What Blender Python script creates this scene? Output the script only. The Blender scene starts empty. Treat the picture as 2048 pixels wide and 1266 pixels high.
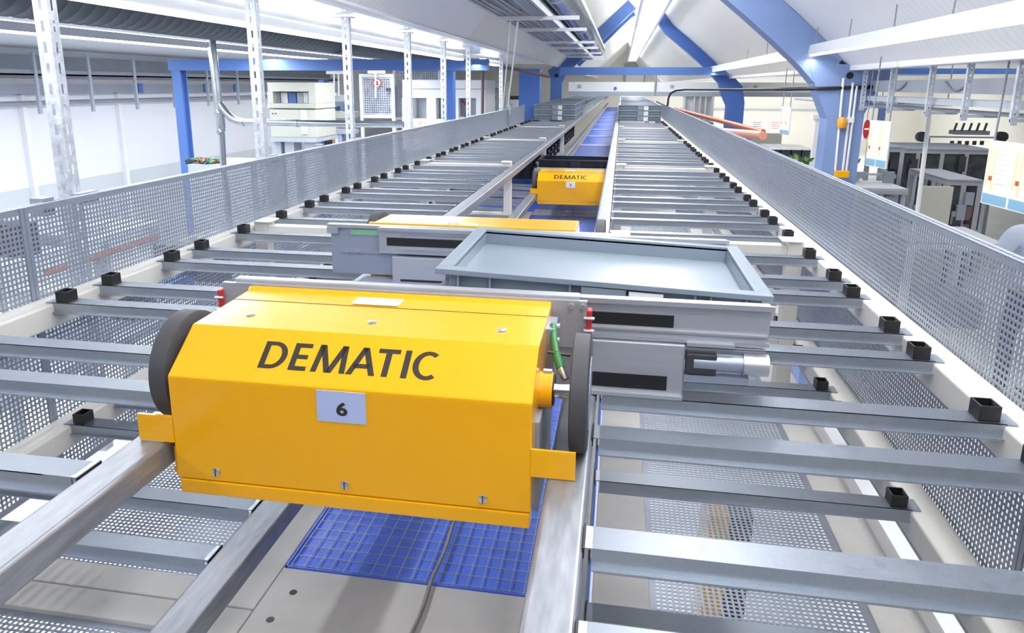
import bpy, bmesh, math, random
from mathutils import Vector, Matrix
random.seed(7)
PI = math.pi
S = bpy.context.scene
COL = S.collection

# ------------------------------------------------------------------ camera
IW, IH = 2048, 1266
F, CX, CY = 1446.848, 982.930, 516.235
def _rot(a, b, c):
    B = Matrix(((1, 0, 0), (0, 0, -1), (0, 1, 0)))
    rx = Matrix(((1, 0, 0), (0, math.cos(a), -math.sin(a)), (0, math.sin(a), math.cos(a))))
    ry = Matrix(((math.cos(b), 0, math.sin(b)), (0, 1, 0), (-math.sin(b), 0, math.cos(b))))
    rz = Matrix(((math.cos(c), -math.sin(c), 0), (math.sin(c), math.cos(c), 0), (0, 0, 1)))
    return rz @ rx @ ry @ B
M = _rot(.234277, .172846, .003722)
CAM = Vector((0, 0, 3.0))
cd = bpy.data.cameras.new('camera')
cam = bpy.data.objects.new('camera', cd); COL.objects.link(cam)
cam.matrix_world = Matrix(((M[0][0], -M[1][0], -M[2][0], CAM.x), (M[0][1], -M[1][1], -M[2][1], CAM.y),
                           (M[0][2], -M[1][2], -M[2][2], CAM.z), (0, 0, 0, 1)))
cd.sensor_width = 36; cd.sensor_fit = 'HORIZONTAL'
cd.lens = F * 36 / IW
cd.shift_x = (IW / 2 - CX) / IW
cd.shift_y = (CY - IH / 2) / IW
cd.clip_start = .02; cd.clip_end = 200
S.camera = cam
def ray(x, y): return M.transposed() @ Vector(((x - CX) / F, (y - CY) / F, 1))
def aty(x, y, Y): r = ray(x, y); return CAM + r * ((Y - CAM.y) / r.y)
def atx(x, y, X): r = ray(x, y); return CAM + r * ((X - CAM.x) / r.x)
def atz(x, y, Z): r = ray(x, y); return CAM + r * ((Z - CAM.z) / r.z)

# ------------------------------------------------------------------ view, world and lamps
S.view_settings.view_transform = 'Standard'; S.view_settings.look = 'None'
S.view_settings.gamma = 1; S.view_settings.use_curve_mapping = False
S.view_settings.exposure = 0.5
S.cycles.use_denoising = True
S.cycles.max_bounces = 8
w = bpy.data.worlds.new('hall_fill'); S.world = w; w.use_nodes = True  # pale fill light added through the open end behind the camera
w.node_tree.nodes['Background'].inputs[0].default_value = (.86, .92, 1, 1)
w.node_tree.nodes['Background'].inputs[1].default_value = .10
def area(name, loc, sx, sy, e, col=(1, .98, .95), rot=(0, 0, 0)):
    l = bpy.data.lights.new(name, 'AREA'); l.shape = 'RECTANGLE'; l.size = sx; l.size_y = sy; l.energy = e; l.color = col
    o = bpy.data.objects.new(name, l); o.location = loc; o.rotation_euler = rot; COL.objects.link(o); return o
area('nave_lamp_light', (.35, 14, 3.93), .3, 32, 130, (.97, .98, 1))
area('right_lamp_light', (1.4, 5.2, 3.2), .05, 14, 26, (.98, .98, 1))
area('slab_lamp_light', (-1.57, 4, 3.22), .08, 10, 45, (.94, .97, 1))
area('left_lamp_light', (-3.95, 5.5, 3.3), .1, 13, 200, (.93, .96, 1))
area('right_hall_lamp_light', (5, 8, 3.6), 3, 10, 130, (1, .97, .92))
area('right_hall_far_fill', (6, 32, 3.6), 10, 6, 900, (1, .97, .92), (math.radians(20), 0, 0))  # unseen fill panel added to brighten the end wall, no lamp modelled
area('left_hall_lamp_light', (-6, 9, 3.4), .2, 22, 300, (.93, .96, 1))

# ------------------------------------------------------------------ materials
def mat(name, col, rough=.5, metal=0., var=0., scale=30., bump=0., coat=0., emit=None, estr=0., stretch=(1, 1, 1), rvar=0., spec=None):
    m = bpy.data.materials.new(name); m.use_nodes = True
    nt = m.node_tree; b = nt.nodes['Principled BSDF']
    b.inputs['Base Color'].default_value = (*col, 1); b.inputs['Roughness'].default_value = rough; b.inputs['Metallic'].default_value = metal
    if spec is not None: b.inputs['Specular IOR Level'].default_value = spec
    if coat: b.inputs['Coat Weight'].default_value = coat; b.inputs['Coat Roughness'].default_value = .12
    if emit: b.inputs['Emission Color'].default_value = (*emit, 1); b.inputs['Emission Strength'].default_value = estr
    if var or bump or rvar:
        tc = nt.nodes.new('ShaderNodeTexCoord'); mp = nt.nodes.new('ShaderNodeMapping')
        mp.inputs['Scale'].default_value = stretch
        nt.links.new(tc.outputs['Object'], mp.inputs[0])
        n = nt.nodes.new('ShaderNodeTexNoise'); n.inputs['Scale'].default_value = scale; n.inputs['Detail'].default_value = 5
        nt.links.new(mp.outputs[0], n.inputs[0])
        if var:
            r = nt.nodes.new('ShaderNodeMapRange'); r.inputs[1].default_value = .3; r.inputs[2].default_value = .7
            r.inputs[3].default_value = 1 - var; r.inputs[4].default_value = 1 + var
            mx = nt.nodes.new('ShaderNodeVectorMath'); mx.operation = 'SCALE'; mx.inputs[0].default_value = col
            nt.links.new(n.outputs['Fac'], r.inputs[0]); nt.links.new(r.outputs[0], mx.inputs['Scale']); nt.links.new(mx.outputs[0], b.inputs['Base Color'])
        if rvar:
            r2 = nt.nodes.new('ShaderNodeMapRange'); r2.inputs[3].default_value = rough - rvar; r2.inputs[4].default_value = rough + rvar
            nt.links.new(n.outputs['Fac'], r2.inputs[0]); nt.links.new(r2.outputs[0], b.inputs['Roughness'])
        if bump:
            bp = nt.nodes.new('ShaderNodeBump'); bp.inputs['Strength'].default_value = bump; bp.inputs['Distance'].default_value = .002
            nt.links.new(n.outputs['Fac'], bp.inputs['Height']); nt.links.new(bp.outputs[0], b.inputs['Normal'])
    return m
def galv_mat(name, col, scale, amt, rough, metal):
    m = mat(name, col, rough, metal); nt = m.node_tree; b = nt.nodes['Principled BSDF']
    tc = nt.nodes.new('ShaderNodeTexCoord'); v = nt.nodes.new('ShaderNodeTexVoronoi'); v.inputs['Scale'].default_value = scale
    n = nt.nodes.new('ShaderNodeTexNoise'); n.inputs['Scale'].default_value = scale * .12; n.inputs['Detail'].default_value = 4
    nt.links.new(tc.outputs['Object'], v.inputs[0]); nt.links.new(tc.outputs['Object'], n.inputs[0])
    ad = nt.nodes.new('ShaderNodeMath'); ad.operation = 'ADD'
    nt.links.new(v.outputs['Color'], ad.inputs[0]); nt.links.new(n.outputs['Fac'], ad.inputs[1])
    r = nt.nodes.new('ShaderNodeMapRange'); r.inputs[1].default_value = .3; r.inputs[2].default_value = 1.7; r.inputs[3].default_value = 1 - amt; r.inputs[4].default_value = 1 + amt
    mx = nt.nodes.new('ShaderNodeVectorMath'); mx.operation = 'SCALE'; mx.inputs[0].default_value = col
    nt.links.new(ad.outputs[0], r.inputs[0]); nt.links.new(r.outputs[0], mx.inputs['Scale']); nt.links.new(mx.outputs[0], b.inputs['Base Color'])
    r2 = nt.nodes.new('ShaderNodeMapRange'); r2.inputs[1].default_value = .3; r2.inputs[2].default_value = 1.7; r2.inputs[3].default_value = rough - .08; r2.inputs[4].default_value = rough + .1
    nt.links.new(ad.outputs[0], r2.inputs[0]); nt.links.new(r2.outputs[0], b.inputs['Roughness'])
    return m
def stripe_mat(name, col, axis, period, depth, rough):
    m = mat(name, col, rough); nt = m.node_tree; b = nt.nodes['Principled BSDF']
    tc = nt.nodes.new('ShaderNodeTexCoord'); wv = nt.nodes.new('ShaderNodeTexWave'); wv.bands_direction = axis
    wv.inputs['Scale'].default_value = 2 * PI / period / 20
    nt.links.new(tc.outputs['Object'], wv.inputs[0])
    rp = nt.nodes.new('ShaderNodeValToRGB'); rp.color_ramp.elements[0].position = .0; rp.color_ramp.elements[1].position = .12
    rp.color_ramp.elements[0].color = tuple(c * (1 - depth) for c in col) + (1,); rp.color_ramp.elements[1].color = (*col, 1)
    nt.links.new(wv.outputs['Fac'], rp.inputs[0]); nt.links.new(rp.outputs[0], b.inputs['Base Color'])
    return m
K = {}
K['galv'] = galv_mat('galvanised_steel', (.42, .46, .52), 420, .09, .38, .85)
K['post'] = galv_mat('spangled_zinc', (.66, .70, .77), 90, .2, .4, .5)
K['rail'] = mat('rolled_steel', (.30, .32, .36), .40, .55, .2, 16, 0, stretch=(6, 1, 6), rvar=.1)
K['perf'] = mat('perforated_steel', (.35, .39, .46), .42, .6, .05, 20)
K['cream'] = mat('cream_paint', (.67, .655, .61), .42, 0, .02, 6)
K['plate'] = mat('worn_cream_plate', (.62, .60, .58), .5, 0, .05, 12)
K['white'] = mat('white_paint', (.86, .87, .89), .4)
K['bright'] = mat('glossy_white_panel', (.93, .935, .95), .18, 0, .01, 3)
K['yellow'] = mat('traffic_yellow_paint', (.93, .44, .0), .3, 0, .0, 60, .012, coat=.6, spec=.25)
K['black'] = mat('black_plastic', (.012, .012, .014), .42)
K['rubber'] = mat('grey_rubber', (.06, .06, .068), .6, 0, .08, 40)
K['ink'] = mat('black_print', (.03, .025, .02), .45)
K['lilac'] = mat('lilac_sticker', (.46, .53, .82), .35)
K['alu'] = mat('anodised_aluminium', (.50, .52, .57), .34, .6, .03, 40, 0, stretch=(.2, 4, 4))
K['alug'] = mat('grey_sheet_metal', (.33, .37, .48), .38, .35, .04, 9)
K['chrome'] = mat('polished_steel', (.78, .80, .82), .12, 1)
K['bolt'] = mat('zinc_bolt', (.62, .63, .66), .3, .8)
K['red'] = mat('red_plastic', (.50, .03, .03), .4)
K['green'] = mat('green_cable', (.04, .22, .07), .45)
K['gstrip'] = mat('pale_green_strip', (.22, .45, .30), .5)
K['blue'] = mat('blue_paint', (.085, .18, .48), .5, 0, .04, 3)
K['blued'] = mat('deep_blue_paint', (.05, .13, .42), .4, 0, .04, 3)
K['lblue'] = mat('light_blue_paint', (.23, .33, .60), .42, 0, .05, 2)
K['film'] = mat('blue_tray_sheet', (.12, .25, .98), .3, 0, .12, 18)
K['grate'] = mat('grating_steel', (.50, .53, .62), .4, .6, .06, 30)
K['rope'] = mat('wire_rope', (.30, .28, .27), .5, .5, .25, 300)
K['tote'] = mat('grey_tote_plastic', (.25, .30, .365), .3, 0, .02, 20)
K['toteb'] = mat('black_tote_plastic', (.014, .017, .035), .32)
K['paper'] = mat('white_paper', (.85, .86, .88), .6)
K['conc'] = mat('polished_floor', (.74, .76, .78), .25, 0, .06, 1.2)
K['wall'] = mat('white_wall_paint', (.84, .85, .90), .35, 0, .02, .6)
K['dado'] = mat('grey_dado_paint', (.62, .66, .70), .35, 0, .03, .8)
K['ewall'] = mat('cream_wall_paint', (.80, .79, .72), .6, 0, .03, .8)
K['vault'] = stripe_mat('panelled_vault', (.90, .905, .93), 'Y', .07, .10, .3)
K['vaultw'] = mat('cream_vault_plaster', (.84, .83, .79), .5, 0, .02, .5)
K['ceil'] = mat('pale_ceiling', (.66, .69, .74), .5)
K['lamp'] = mat('lit_tube', (1, 1, 1), .5, emit=(1, 1, .97), estr=6)
K['lampy'] = mat('lit_warm_tube', (1, 1, 1), .5, emit=(1, .97, .80), estr=3)
K['duct'] = mat('spiral_duct_zinc', (.48, .52, .56), .25, .9, .1, 8)
K['dductm'] = mat('shaded_spiral_duct', (.07, .085, .10), .5, .3, .1, 8)  # duct hangs unlit; its shade is put into this dark base colour
K['dark'] = mat('dark_machine', (.035, .038, .045), .4, 0, .3, 6)
K['glass'] = mat('smoked_pane', (.05, .055, .06), .12, 0, .4, 7)
K['grey'] = mat('grey_paint', (.27, .30, .36), .45)
K['mgrey'] = mat('mid_grey_paint', (.42, .46, .52), .45, 0, .03, 5)
K['beige'] = mat('beige_enamel', (.52, .53, .46), .4)
K['orange'] = mat('orange_tube', (.48, .12, .05), .35)
K['orangel'] = mat('salmon_tube', (.80, .34, .25), .35)
K['brown'] = mat('brown_pipe', (.14, .09, .10), .4)
K['leaf'] = mat('plant_leaf', (.05, .14, .03), .5, 0, .4, 20)
K['shirt'] = mat('pale_blue_cotton', (.62, .70, .86), .85, 0, .03, 60)
K['skin'] = mat('skin', (.62, .38, .28), .5)
K['trousers'] = mat('dark_trousers', (.05, .06, .09), .8)
K['hair'] = mat('dark_hair', (.04, .028, .02), .5)
K['sblue'] = mat('sign_blue', (.22, .42, .58), .5)
K['ochre'] = mat('sign_ochre', (.80, .68, .42), .5)
K['mesh'] = mat('grey_mesh_panel', (.44, .47, .55), .5, .3, .2, 8)
K['textl'] = mat('pale_print', (.55, .58, .62), .6)

# ------------------------------------------------------------------ builders
class MB:
    def __init__(s): s.bm = bmesh.new()
    def hexa(s, p):
        v = [s.bm.verts.new(q) for q in p]
        for f in ((0, 3, 2, 1), (4, 5, 6, 7), (0, 1, 5, 4), (1, 2, 6, 5), (2, 3, 7, 6), (3, 0, 4, 7)): s.bm.faces.new([v[i] for i in f])
        return s
    def box(s, x0, x1, y0, y1, z0, z1):
        return s.hexa([(x0, y0, z0), (x1, y0, z0), (x1, y1, z0), (x0, y1, z0), (x0, y0, z1), (x1, y0, z1), (x1, y1, z1), (x0, y1, z1)])
    def obox(s, c, size, m=None):
        h = [v / 2 for v in size]; m = m or Matrix.Identity(3); c = Vector(c)
        return s.hexa([c + m @ Vector(q) for q in ((-h[0], -h[1], -h[2]), (h[0], -h[1], -h[2]), (h[0], h[1], -h[2]), (-h[0], h[1], -h[2]), (-h[0], -h[1], h[2]), (h[0], -h[1], h[2]), (h[0], h[1], h[2]), (-h[0], h[1], h[2]))])
    def prism(s, prof, axis, a, b):
        def P(p, t): return {'x': (t, p[0], p[1]), 'y': (p[0], t, p[1]), 'z': (p[0], p[1], t)}[axis]
        A = [s.bm.verts.new(P(p, a)) for p in prof]; B = [s.bm.verts.new(P(p, b)) for p in prof]
        n = len(prof)
        for i in range(n): s.bm.faces.new((A[i], A[(i + 1) % n], B[(i + 1) % n], B[i]))
        s.bm.faces.new(A[::-1]); s.bm.faces.new(B); return s
    def loop(s, outer, inner, axis, a, b):      # hollow tube section
        def P(p, t): return {'x': (t, p[0], p[1]), 'y': (p[0], t, p[1]), 'z': (p[0], p[1], t)}[axis]
        R = [[s.bm.verts.new(P(p, t)) for p in pr] for pr in (outer, inner) for t in (a, b)]
        n = len(outer)
        for i in range(n):
            j = (i + 1) % n
            s.bm.faces.new((R[0][i], R[0][j], R[1][j], R[1][i])); s.bm.faces.new((R[2][j], R[2][i], R[3][i], R[3][j]))
            s.bm.faces.new((R[0][j], R[0][i], R[2][i], R[2][j])); s.bm.faces.new((R[1][i], R[1][j], R[3][j], R[3][i]))
        return s
    def tube(s, pts, r, seg=10, closed=False, caps=True):
        pts = [Vector(p) for p in pts]; rings = []; n = len(pts)
        rr = r if isinstance(r, (list, tuple)) else [r] * n
        up = Vector((0, 0, 1)); prev = None
        for i, p in enumerate(pts):
            d = ((pts[min(i + 1, n - 1)] - p).normalized() + (p - pts[max(i - 1, 0)]).normalized())
            d = d.normalized() if d.length > 1e-9 else Vector((0, 1, 0))
            if prev is None: a = d.cross(up if abs(d.z) < .9 else Vector((1, 0, 0))).normalized()
            else: a = (prev - d * prev.dot(d)).normalized()
            prev = a; b = d.cross(a)
            rings.append([s.bm.verts.new(p + (a * math.cos(2 * PI * k / seg) + b * math.sin(2 * PI * k / seg)) * rr[i]) for k in range(seg)])
        for i in range(n - 1):
            for k in range(seg): s.bm.faces.new((rings[i][k], rings[i][(k + 1) % seg], rings[i + 1][(k + 1) % seg], rings[i + 1][k]))
        if caps: s.bm.faces.new(rings[0][::-1]); s.bm.faces.new(rings[-1])
        return s
    def cyl(s, a, b, r, seg=20): return s.tube([a, b], r, seg)
    def lathe(s, c, axis, prof, seg=32):        # prof = (r, t) around an axis through c
        rings = []
        for r, t in prof:
            ring = []
            for k in range(seg):
                u, v = r * math.cos(2 * PI * k / seg), r * math.sin(2 * PI * k / seg)
                o = {'x': (t, u, v), 'y': (u, t, v), 'z': (u, v, t)}[axis]
                ring.append(s.bm.verts.new(Vector(c) + Vector(o)))
            rings.append(ring)
        for i in range(len(rings) - 1):
            for k in range(seg): s.bm.faces.new((rings[i][k], rings[i][(k + 1) % seg], rings[i + 1][(k + 1) % seg], rings[i + 1][k]))
        s.bm.faces.new(rings[0][::-1]); s.bm.faces.new(rings[-1]); return s
    def strip(s, A, B):                          # sheet between two polylines
        a = [s.bm.verts.new(p) for p in A]; b = [s.bm.verts.new(p) for p in B]
        for i in range(len(a) - 1): s.bm.faces.new((a[i], a[i + 1], b[i + 1], b[i]))
        return s
    def perf(s, n, c, u0, u1, v0, v1, t=.0015, pitch=.0118, bar=.0046, edge=.008):
        # perforated sheet with square holes; n = normal axis, c = its place; u,v = the other two axes in order
        def bx(a0, a1, b0, b1):
            q = {'x': (c, c + t, a0, a1, b0, b1), 'y': (a0, a1, c, c + t, b0, b1), 'z': (a0, a1, b0, b1, c, c + t)}[n]; s.box(*q)
        nu = int((u1 - u0 - 2 * edge) / pitch); nv = int((v1 - v0 - 2 * edge) / pitch)
        eu = (u1 - u0 - nu * pitch) / 2; ev = (v1 - v0 - nv * pitch) / 2
        for i in range(nu + 1):
            a = u0 + eu + i * pitch
            bx(u0 if i == 0 else a - bar / 2, u1 if i == nu else a + bar / 2, v0, v1)
        t0, c0 = t, c
        t = t * .9; c = c + t0 * .05
        for j in range(nv + 1):
            b = v0 + ev + j * pitch
            bx(u0, u1, v0 if j == 0 else b - bar / 2, v1 if j == nv else b + bar / 2)
        return s
    def build(s, name, m, parent=None, smooth=0, bevel=0, at=None):
        bm = s.bm
        if parent is not None: off = Vector(parent['_base'])
        else:
            xs = [v.co for v in bm.verts]
            off = Vector(at) if at else Vector(((min(v.x for v in xs) + max(v.x for v in xs)) / 2, (min(v.y for v in xs) + max(v.y for v in xs)) / 2, min(v.z for v in xs)))
        for v in bm.verts: v.co -= off
        bmesh.ops.recalc_face_normals(bm, faces=bm.faces)
        me = bpy.data.meshes.new(name); bm.to_mesh(me); bm.free()
        me.materials.append(K[m] if isinstance(m, str) else m)
        if smooth:
            me.polygons.foreach_set('use_smooth', [True] * len(me.polygons)); me.set_sharp_from_angle(angle=math.radians(smooth))
        o = bpy.data.objects.new(name, me); COL.objects.link(o)
        if parent is not None: o.parent = parent; o['_base'] = tuple(parent['_base'])
        else: o.location = off; o['_base'] = tuple(off)
        if bevel:
            bv = o.modifiers.new('edge', 'BEVEL'); bv.width = bevel; bv.segments = 2; bv.limit_method = 'ANGLE'; bv.angle_limit = math.radians(40)
        return o
def tag(o, label, cat, group=None, kind=None):
    if label: o['label'] = label
    if cat: o['category'] = cat
    if group: o['group'] = group
    if kind: o['kind'] = kind
    return o
def thing(name, label, cat, loc, group=None):
    o = bpy.data.objects.new(name, None); o.location = loc; o.empty_display_size = .05; COL.objects.link(o)
    o['_base'] = tuple(loc); return tag(o, label, cat, group)
def struct(name, mb, m, **kw):
    o = mb.build(name, m, **kw); o['kind'] = 'structure'; return o
def dup(root, loc, label=None, group=None):
    r = root.copy(); COL.objects.link(r); r.location = loc; r['_base'] = tuple(loc)
    if label: r['label'] = label
    if group: r['group'] = group
    for ch in root.children:
        c = ch.copy(); COL.objects.link(c); c.parent = r
        for g in ch.children:
            d = g.copy(); COL.objects.link(d); d.parent = c
    return r
def letters(name, body, o, u, v, wdt, hgt, m, parent, depth=.0004, bold=.0):
    cu = bpy.data.curves.new(name, 'FONT'); cu.body = body; cu.size = 1; cu.offset = bold; cu.extrude = 0; cu.resolution_u = 4
    t = bpy.data.objects.new(name, cu); me = bpy.data.meshes.new_from_object(t); bpy.data.objects.remove(t)
    xs = [q.co.x for q in me.vertices]; ys = [q.co.y for q in me.vertices]
    x0, x1, y0, y1 = min(xs), max(xs), min(ys), max(ys)
    o, u, v = Vector(o), Vector(u).normalized(), Vector(v).normalized(); n = u.cross(v) * depth
    off = Vector(parent['_base']) if parent else Vector((0, 0, 0))
    for q in me.vertices:
        q.co = o + u * ((q.co.x - x0) / (x1 - x0) * wdt) + v * ((q.co.y - y0) / (y1 - y0) * hgt) + n - off
    me.materials.append(K[m]); ob = bpy.data.objects.new(name, me); COL.objects.link(ob)
    if parent: ob.parent = parent; ob['_base'] = tuple(parent['_base'])
    return ob
def dematic(name, o, u, v, wdt, hgt, m, parent, depth=.0005, st=.195):
    # capital letters drawn as strokes: (kind, data) in cap-height units, stretched to wdt x hgt
    mb = MB(); o, u, v = Vector(o), Vector(u).normalized(), Vector(v).normalized(); n = u.cross(v) * depth
    tot = 5.6
    def P(x, y): return o + u * (x / tot * wdt) + v * (y * hgt) + n
    def poly(p): mb.bm.faces.new([mb.bm.verts.new(P(*q)) for q in p])
    def bar(x0, y0, x1, y1): poly([(x0, y0), (x1, y0), (x1, y1), (x0, y1)])
    def slant(xb, xt, w, y0=0, y1=1): poly([(xb, y0), (xb + w, y0), (xt + w, y1), (xt, y1)])
    def arc(cx, cy, rx, ry, a0, a1, t, k=18):
        for i in range(k):
            q = []
            for a, f in ((a0 + (a1 - a0) * i / k, 0), (a0 + (a1 - a0) * (i + 1) / k, 0), (a0 + (a1 - a0) * (i + 1) / k, 1), (a0 + (a1 - a0) * i / k, 1)):
                c_, s_ = math.cos(math.radians(a)), math.sin(math.radians(a)); q.append((cx + (rx - t * f) * c_, cy + (ry - t * .72 * f) * s_))
            poly(q)
    h = st * .8
    bar(0, 0, st, 1); bar(st, 0, .36, h * .92); bar(st, 1 - h * .92, .36, 1); arc(.36, .5, .48, .5, -90, 90, st)          # D
    x = 1.0; bar(x, 0, x + st, 1)
    for y in (0, .5 - h / 2, 1 - h): bar(x + st, y, x + .58 - (.05 if y and y < .8 else 0), y + h)                              # E
    x = 1.74; slant(x, x + .09, st * .95); slant(x + .93, x + .84, st * .95); slant(x + .44, x + .10, st, .0, 1); slant(x + .48, x + .83, st, .0, 1)   # M
    x = 2.88; slant(x, x + .36, st); slant(x + .74, x + .36, st); bar(x + .20, .24, x + .70, .24 + h)                            # A
    x = 3.76; bar(x, 1 - h, x + .70, 1); bar(x + .35 - st / 2, 0, x + .35 + st / 2, 1 - h)                                       # T
    x = 4.62; bar(x, 0, x + st, 1)                                                                                              # I
    x = 4.93; arc(x + .46, .5, .47, .515, 52, 308, st)                                                                          # C
    return mb.build(name, m, parent)
ORD = 'first second third fourth fifth sixth seventh eighth ninth tenth eleventh twelfth thirteenth fourteenth fifteenth sixteenth seventeenth eighteenth nineteenth twentieth'.split()
def ordn(i):
    if i < 20: return ORD[i]
    tens = {2: 'twenty', 3: 'thirty', 4: 'forty', 5: 'fifty'}[(i + 1) // 10]
    return (tens[:-1] + 'ieth') if (i + 1) % 10 == 0 else tens + '-' + ORD[(i + 1) % 10 - 1]

# ------------------------------------------------------------------ main levels of the racking
ZU, ZL, ZD = 2.511, 2.206, 2.0           # upper rails, lower rails, deck
XC = -.341                                # middle of the aisle
def mx(x): return 2 * XC - x              # mirror right bay -> left bay
RACK_END = 36.0

# ================================================================== SETTING
struct('floor', MB().box(-8.8, 14, -6, 38.2, -.2, 0), 'conc')
struct('wall_left', MB().box(-8.8, -8.6, -2, 38, 1.5, 3.9), 'wall')
struct('baseboard_left', MB().box(-8.8, -8.595, -2, 38, 0, 1.5), 'dado')
struct('wall_back', MB().box(-8.8, 14, 38, 38.2, 0, 6), 'ewall')
struct('wall_right', MB().box(14, 14.2, -2, 38.2, 0, 5), 'ewall')
# left hall ceiling, sloping up from the wall
struct('ceiling_left', MB().prism([(-8.8, 3.49), (-1.9, 4.05), (-1.9, 4.15), (-8.8, 3.6)], 'y', -2, 38), 'ceil')
struct('ceiling_slab', MB().prism([(-1.93, 3.345), (-1.30, 3.345), (-1.25, 3.36), (-1.3, 3.6), (-1.85, 4.05), (-1.93, 4.05)], 'y', -2, 12.3), 'bright')
struct('ceiling_right', MB().box(1.75, 14, -2, 38, 3.75, 3.85), 'ceil')
VP = [(-1.27, 3.352), (-1.1, 3.55), (-.85, 3.78), (-.55, 4.05), (-.25, 4.34), (.05, 4.62), (.15, 4.68), (.3, 4.42), (.45, 4.38), (.75, 3.96), (1.05, 3.72), (1.3, 3.51), (1.5, 3.33), (1.62, 3.2), (1.70, 3.14)]
def vault(name, y0, y1, m):
    mb = MB(); th = .06
    outer = [(x + (x - .1) * .03, z + th) for x, z in VP]
    mb.prism(VP + outer[::-1], 'y', y0, y1); return struct(name, mb, m, smooth=50)
vault('ceiling_vault', -2, 6.0, 'vault')
vault('ceiling_vault_middle', 6.0, 12.6, 'vaultw')
vault('ceiling_vault_far', 12.6, 38, 'vaultw')
struct('trim_1', MB().box(1.68, 1.82, -2, 38, 3.12, 3.16), 'white')

# ------------------------------------------------------------------ blue arches and columns
def rib(name, label, y, wdt, lo, hi, m, dy=.22, flare=True, zc=0):
    # half arch of the vault with its column; lo..hi = which vault points
    pts = VP[lo:hi + 1]
    t = thing(name, label, 'arch', (pts[-1][0] if lo > 4 else pts[0][0], y, 0))
    inn = []
    for i, (x, z) in enumerate(pts):
        a = pts[max(i - 1, 0)]; b = pts[min(i + 1, len(pts) - 1)]
        d = Vector((b[0] - a[0], b[1] - a[1])).normalized(); nrm = Vector((d.y, -d.x))
        if nrm.y > 0: nrm = -nrm
        inn.append((x + nrm.x * wdt, z + nrm.y * wdt))
    mb = MB(); mb.prism([(x, z - .004) for x, z in pts] + inn[::-1], 'y', y, y + dy); mb.build('arch_rib', m, t)
    return t
t = rib('arched_column', 'pale blue arched column nearest the rack, with conduits and an orange lamp', 6.0, .25, 8, 13, 'lblue')
mb = MB()
mb.prism([(1.395, 3.15), (1.47, 2.95), (1.56, 2.76), (1.56, 0), (1.80, 0), (1.82, 2.8), (1.90, 2.98), (2.06, 3.13), (1.62, 3.165)], 'y', 5.996, 6.215)
mb.build('column_shaft', 'lblue', t)
for (x0, y0, x1, y1) in ((1687, 156, 1670, 345), (1706, 165, 1685, 345), (1714, 172, 1692, 345)):
    MB().cyl(aty(x0, y0, 5.97), aty(x1, y1, 5.97), .009, 8).build('conduit', 'white', t, smooth=60)
p = aty(1684, 245, 5.95); MB().lathe(p - Vector((0, 0, .04)), 'z', [(.03, 0), (.035, .02), (.035, .06), (.02, .08)], 16).build('beacon', mat('amber_lens', (.75, .36, .03), .25), t, smooth=40)
MB().obox(p + Vector((.06, .02, .02)), (.05, .04, .04)).build('junction_box', 'white', t)
p = aty(1700, 151, 5.99); MB().lathe(p, 'y', [(.025, 0), (.025, .012)], 18).build('round_hole', 'black', t)
p = aty(1683, 348, 5.93); MB().obox(p, (.10, .05, .05)).build('yellow_box', 'yellow', t, bevel=.004)
t = rib('arched_column', 'dark blue arched column far down the hall, right of the racking', 12.4, .17, 7, 14, 'blued')
MB().prism([(1.5, 3.16), (1.58, 2.9), (1.68, 2.7), (1.68, 0), (1.95, 0), (1.95, 2.75), (1.9, 3.0), (1.75, 3.155)], 'y', 12.396, 12.615).build('column_shaft', 'blued', t)
t = rib('arched_column', 'blue arched column left of the racking at the end of the white ceiling', 15.0, .22, 0, 5, 'blue')
q_ = [aty(*q, 15) for q in ((1096, 141), (1101, 160), (1100, 196), (1121, 196), (1124, 166), (1138, 136), (1148, 118), (1136, 112))]
MB().prism([(q_[0].x, q_[0].z), (q_[1].x, q_[1].z), (q_[2].x, 0), (q_[3].x, 0)] + [(q.x, q.z) for q in q_[4:]], 'y', 14.996, 15.215).build('column_shaft', 'blue', t)
p = aty(1113, 151, 14.98); MB().lathe(p, 'y', [(.04, 0), (.04, .015)], 18).build('round_hole', 'black', t)
t = rib('arch_rib', 'blue half arch high on the vault beyond the silver duct', 17.3, .16, 1, 6, 'blued', dy=.2)
t['label'] = 'dark blue half arch farthest back on the left of the vault'

# ------------------------------------------------------------------ lamps
def lamp(name, label, x, y0, y1, z, wdt, h, m, group=None, tw=.36, up=True):
    t = thing(name, label, 'lamp', (x, (y0 + y1) / 2, z), group)
    MB().prism([(x - wdt / 2, z), (x + wdt / 2, z), (x + wdt * .3, z + h), (x - wdt * .3, z + h)], 'y', y0, y1).build('lamp_housing', 'ceil', t)
    MB().box(x - wdt * tw, x + wdt * tw, y0 + .02, y1 - .02, z - .012, z + .002).build('lit_tube', m, t)
    if up: MB().box(x - wdt * .28, x + wdt * .28, y0 + .02, y1 - .02, z + h, z + h + .006).build('added_uplight', m, t)  # glowing strip added on top of the housing to brighten the ceiling above
    return t
lamp('strip_lamp', 'broad glaring strip lamp running along the crown of the vault', .35, -1.5, 30.0, 3.96, .36, .08, 'lamp')
t = lamp('strip_lamp', 'narrow strip lamp hung on chains in front of the pale blue column', 1.40, 2.3, 12.5, 3.235, .06, .07, 'lampy', tw=.2, up=False)
for i, y in enumerate((3.0, 3.6, 4.3, 5.1, 5.9, 6.8, 7.8, 9.0)):
    MB().cyl((1.40, y, 3.28), (1.40 + .01 * (i % 2), y, 3.46), .004, 6).build('hanging_chain', 'grey', t)
lamp('strip_lamp', 'bright strip lamp along the edge of the white ceiling slab', -1.57, 1.2, 7.2, 3.25, .09, .04, 'lamp')
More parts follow.
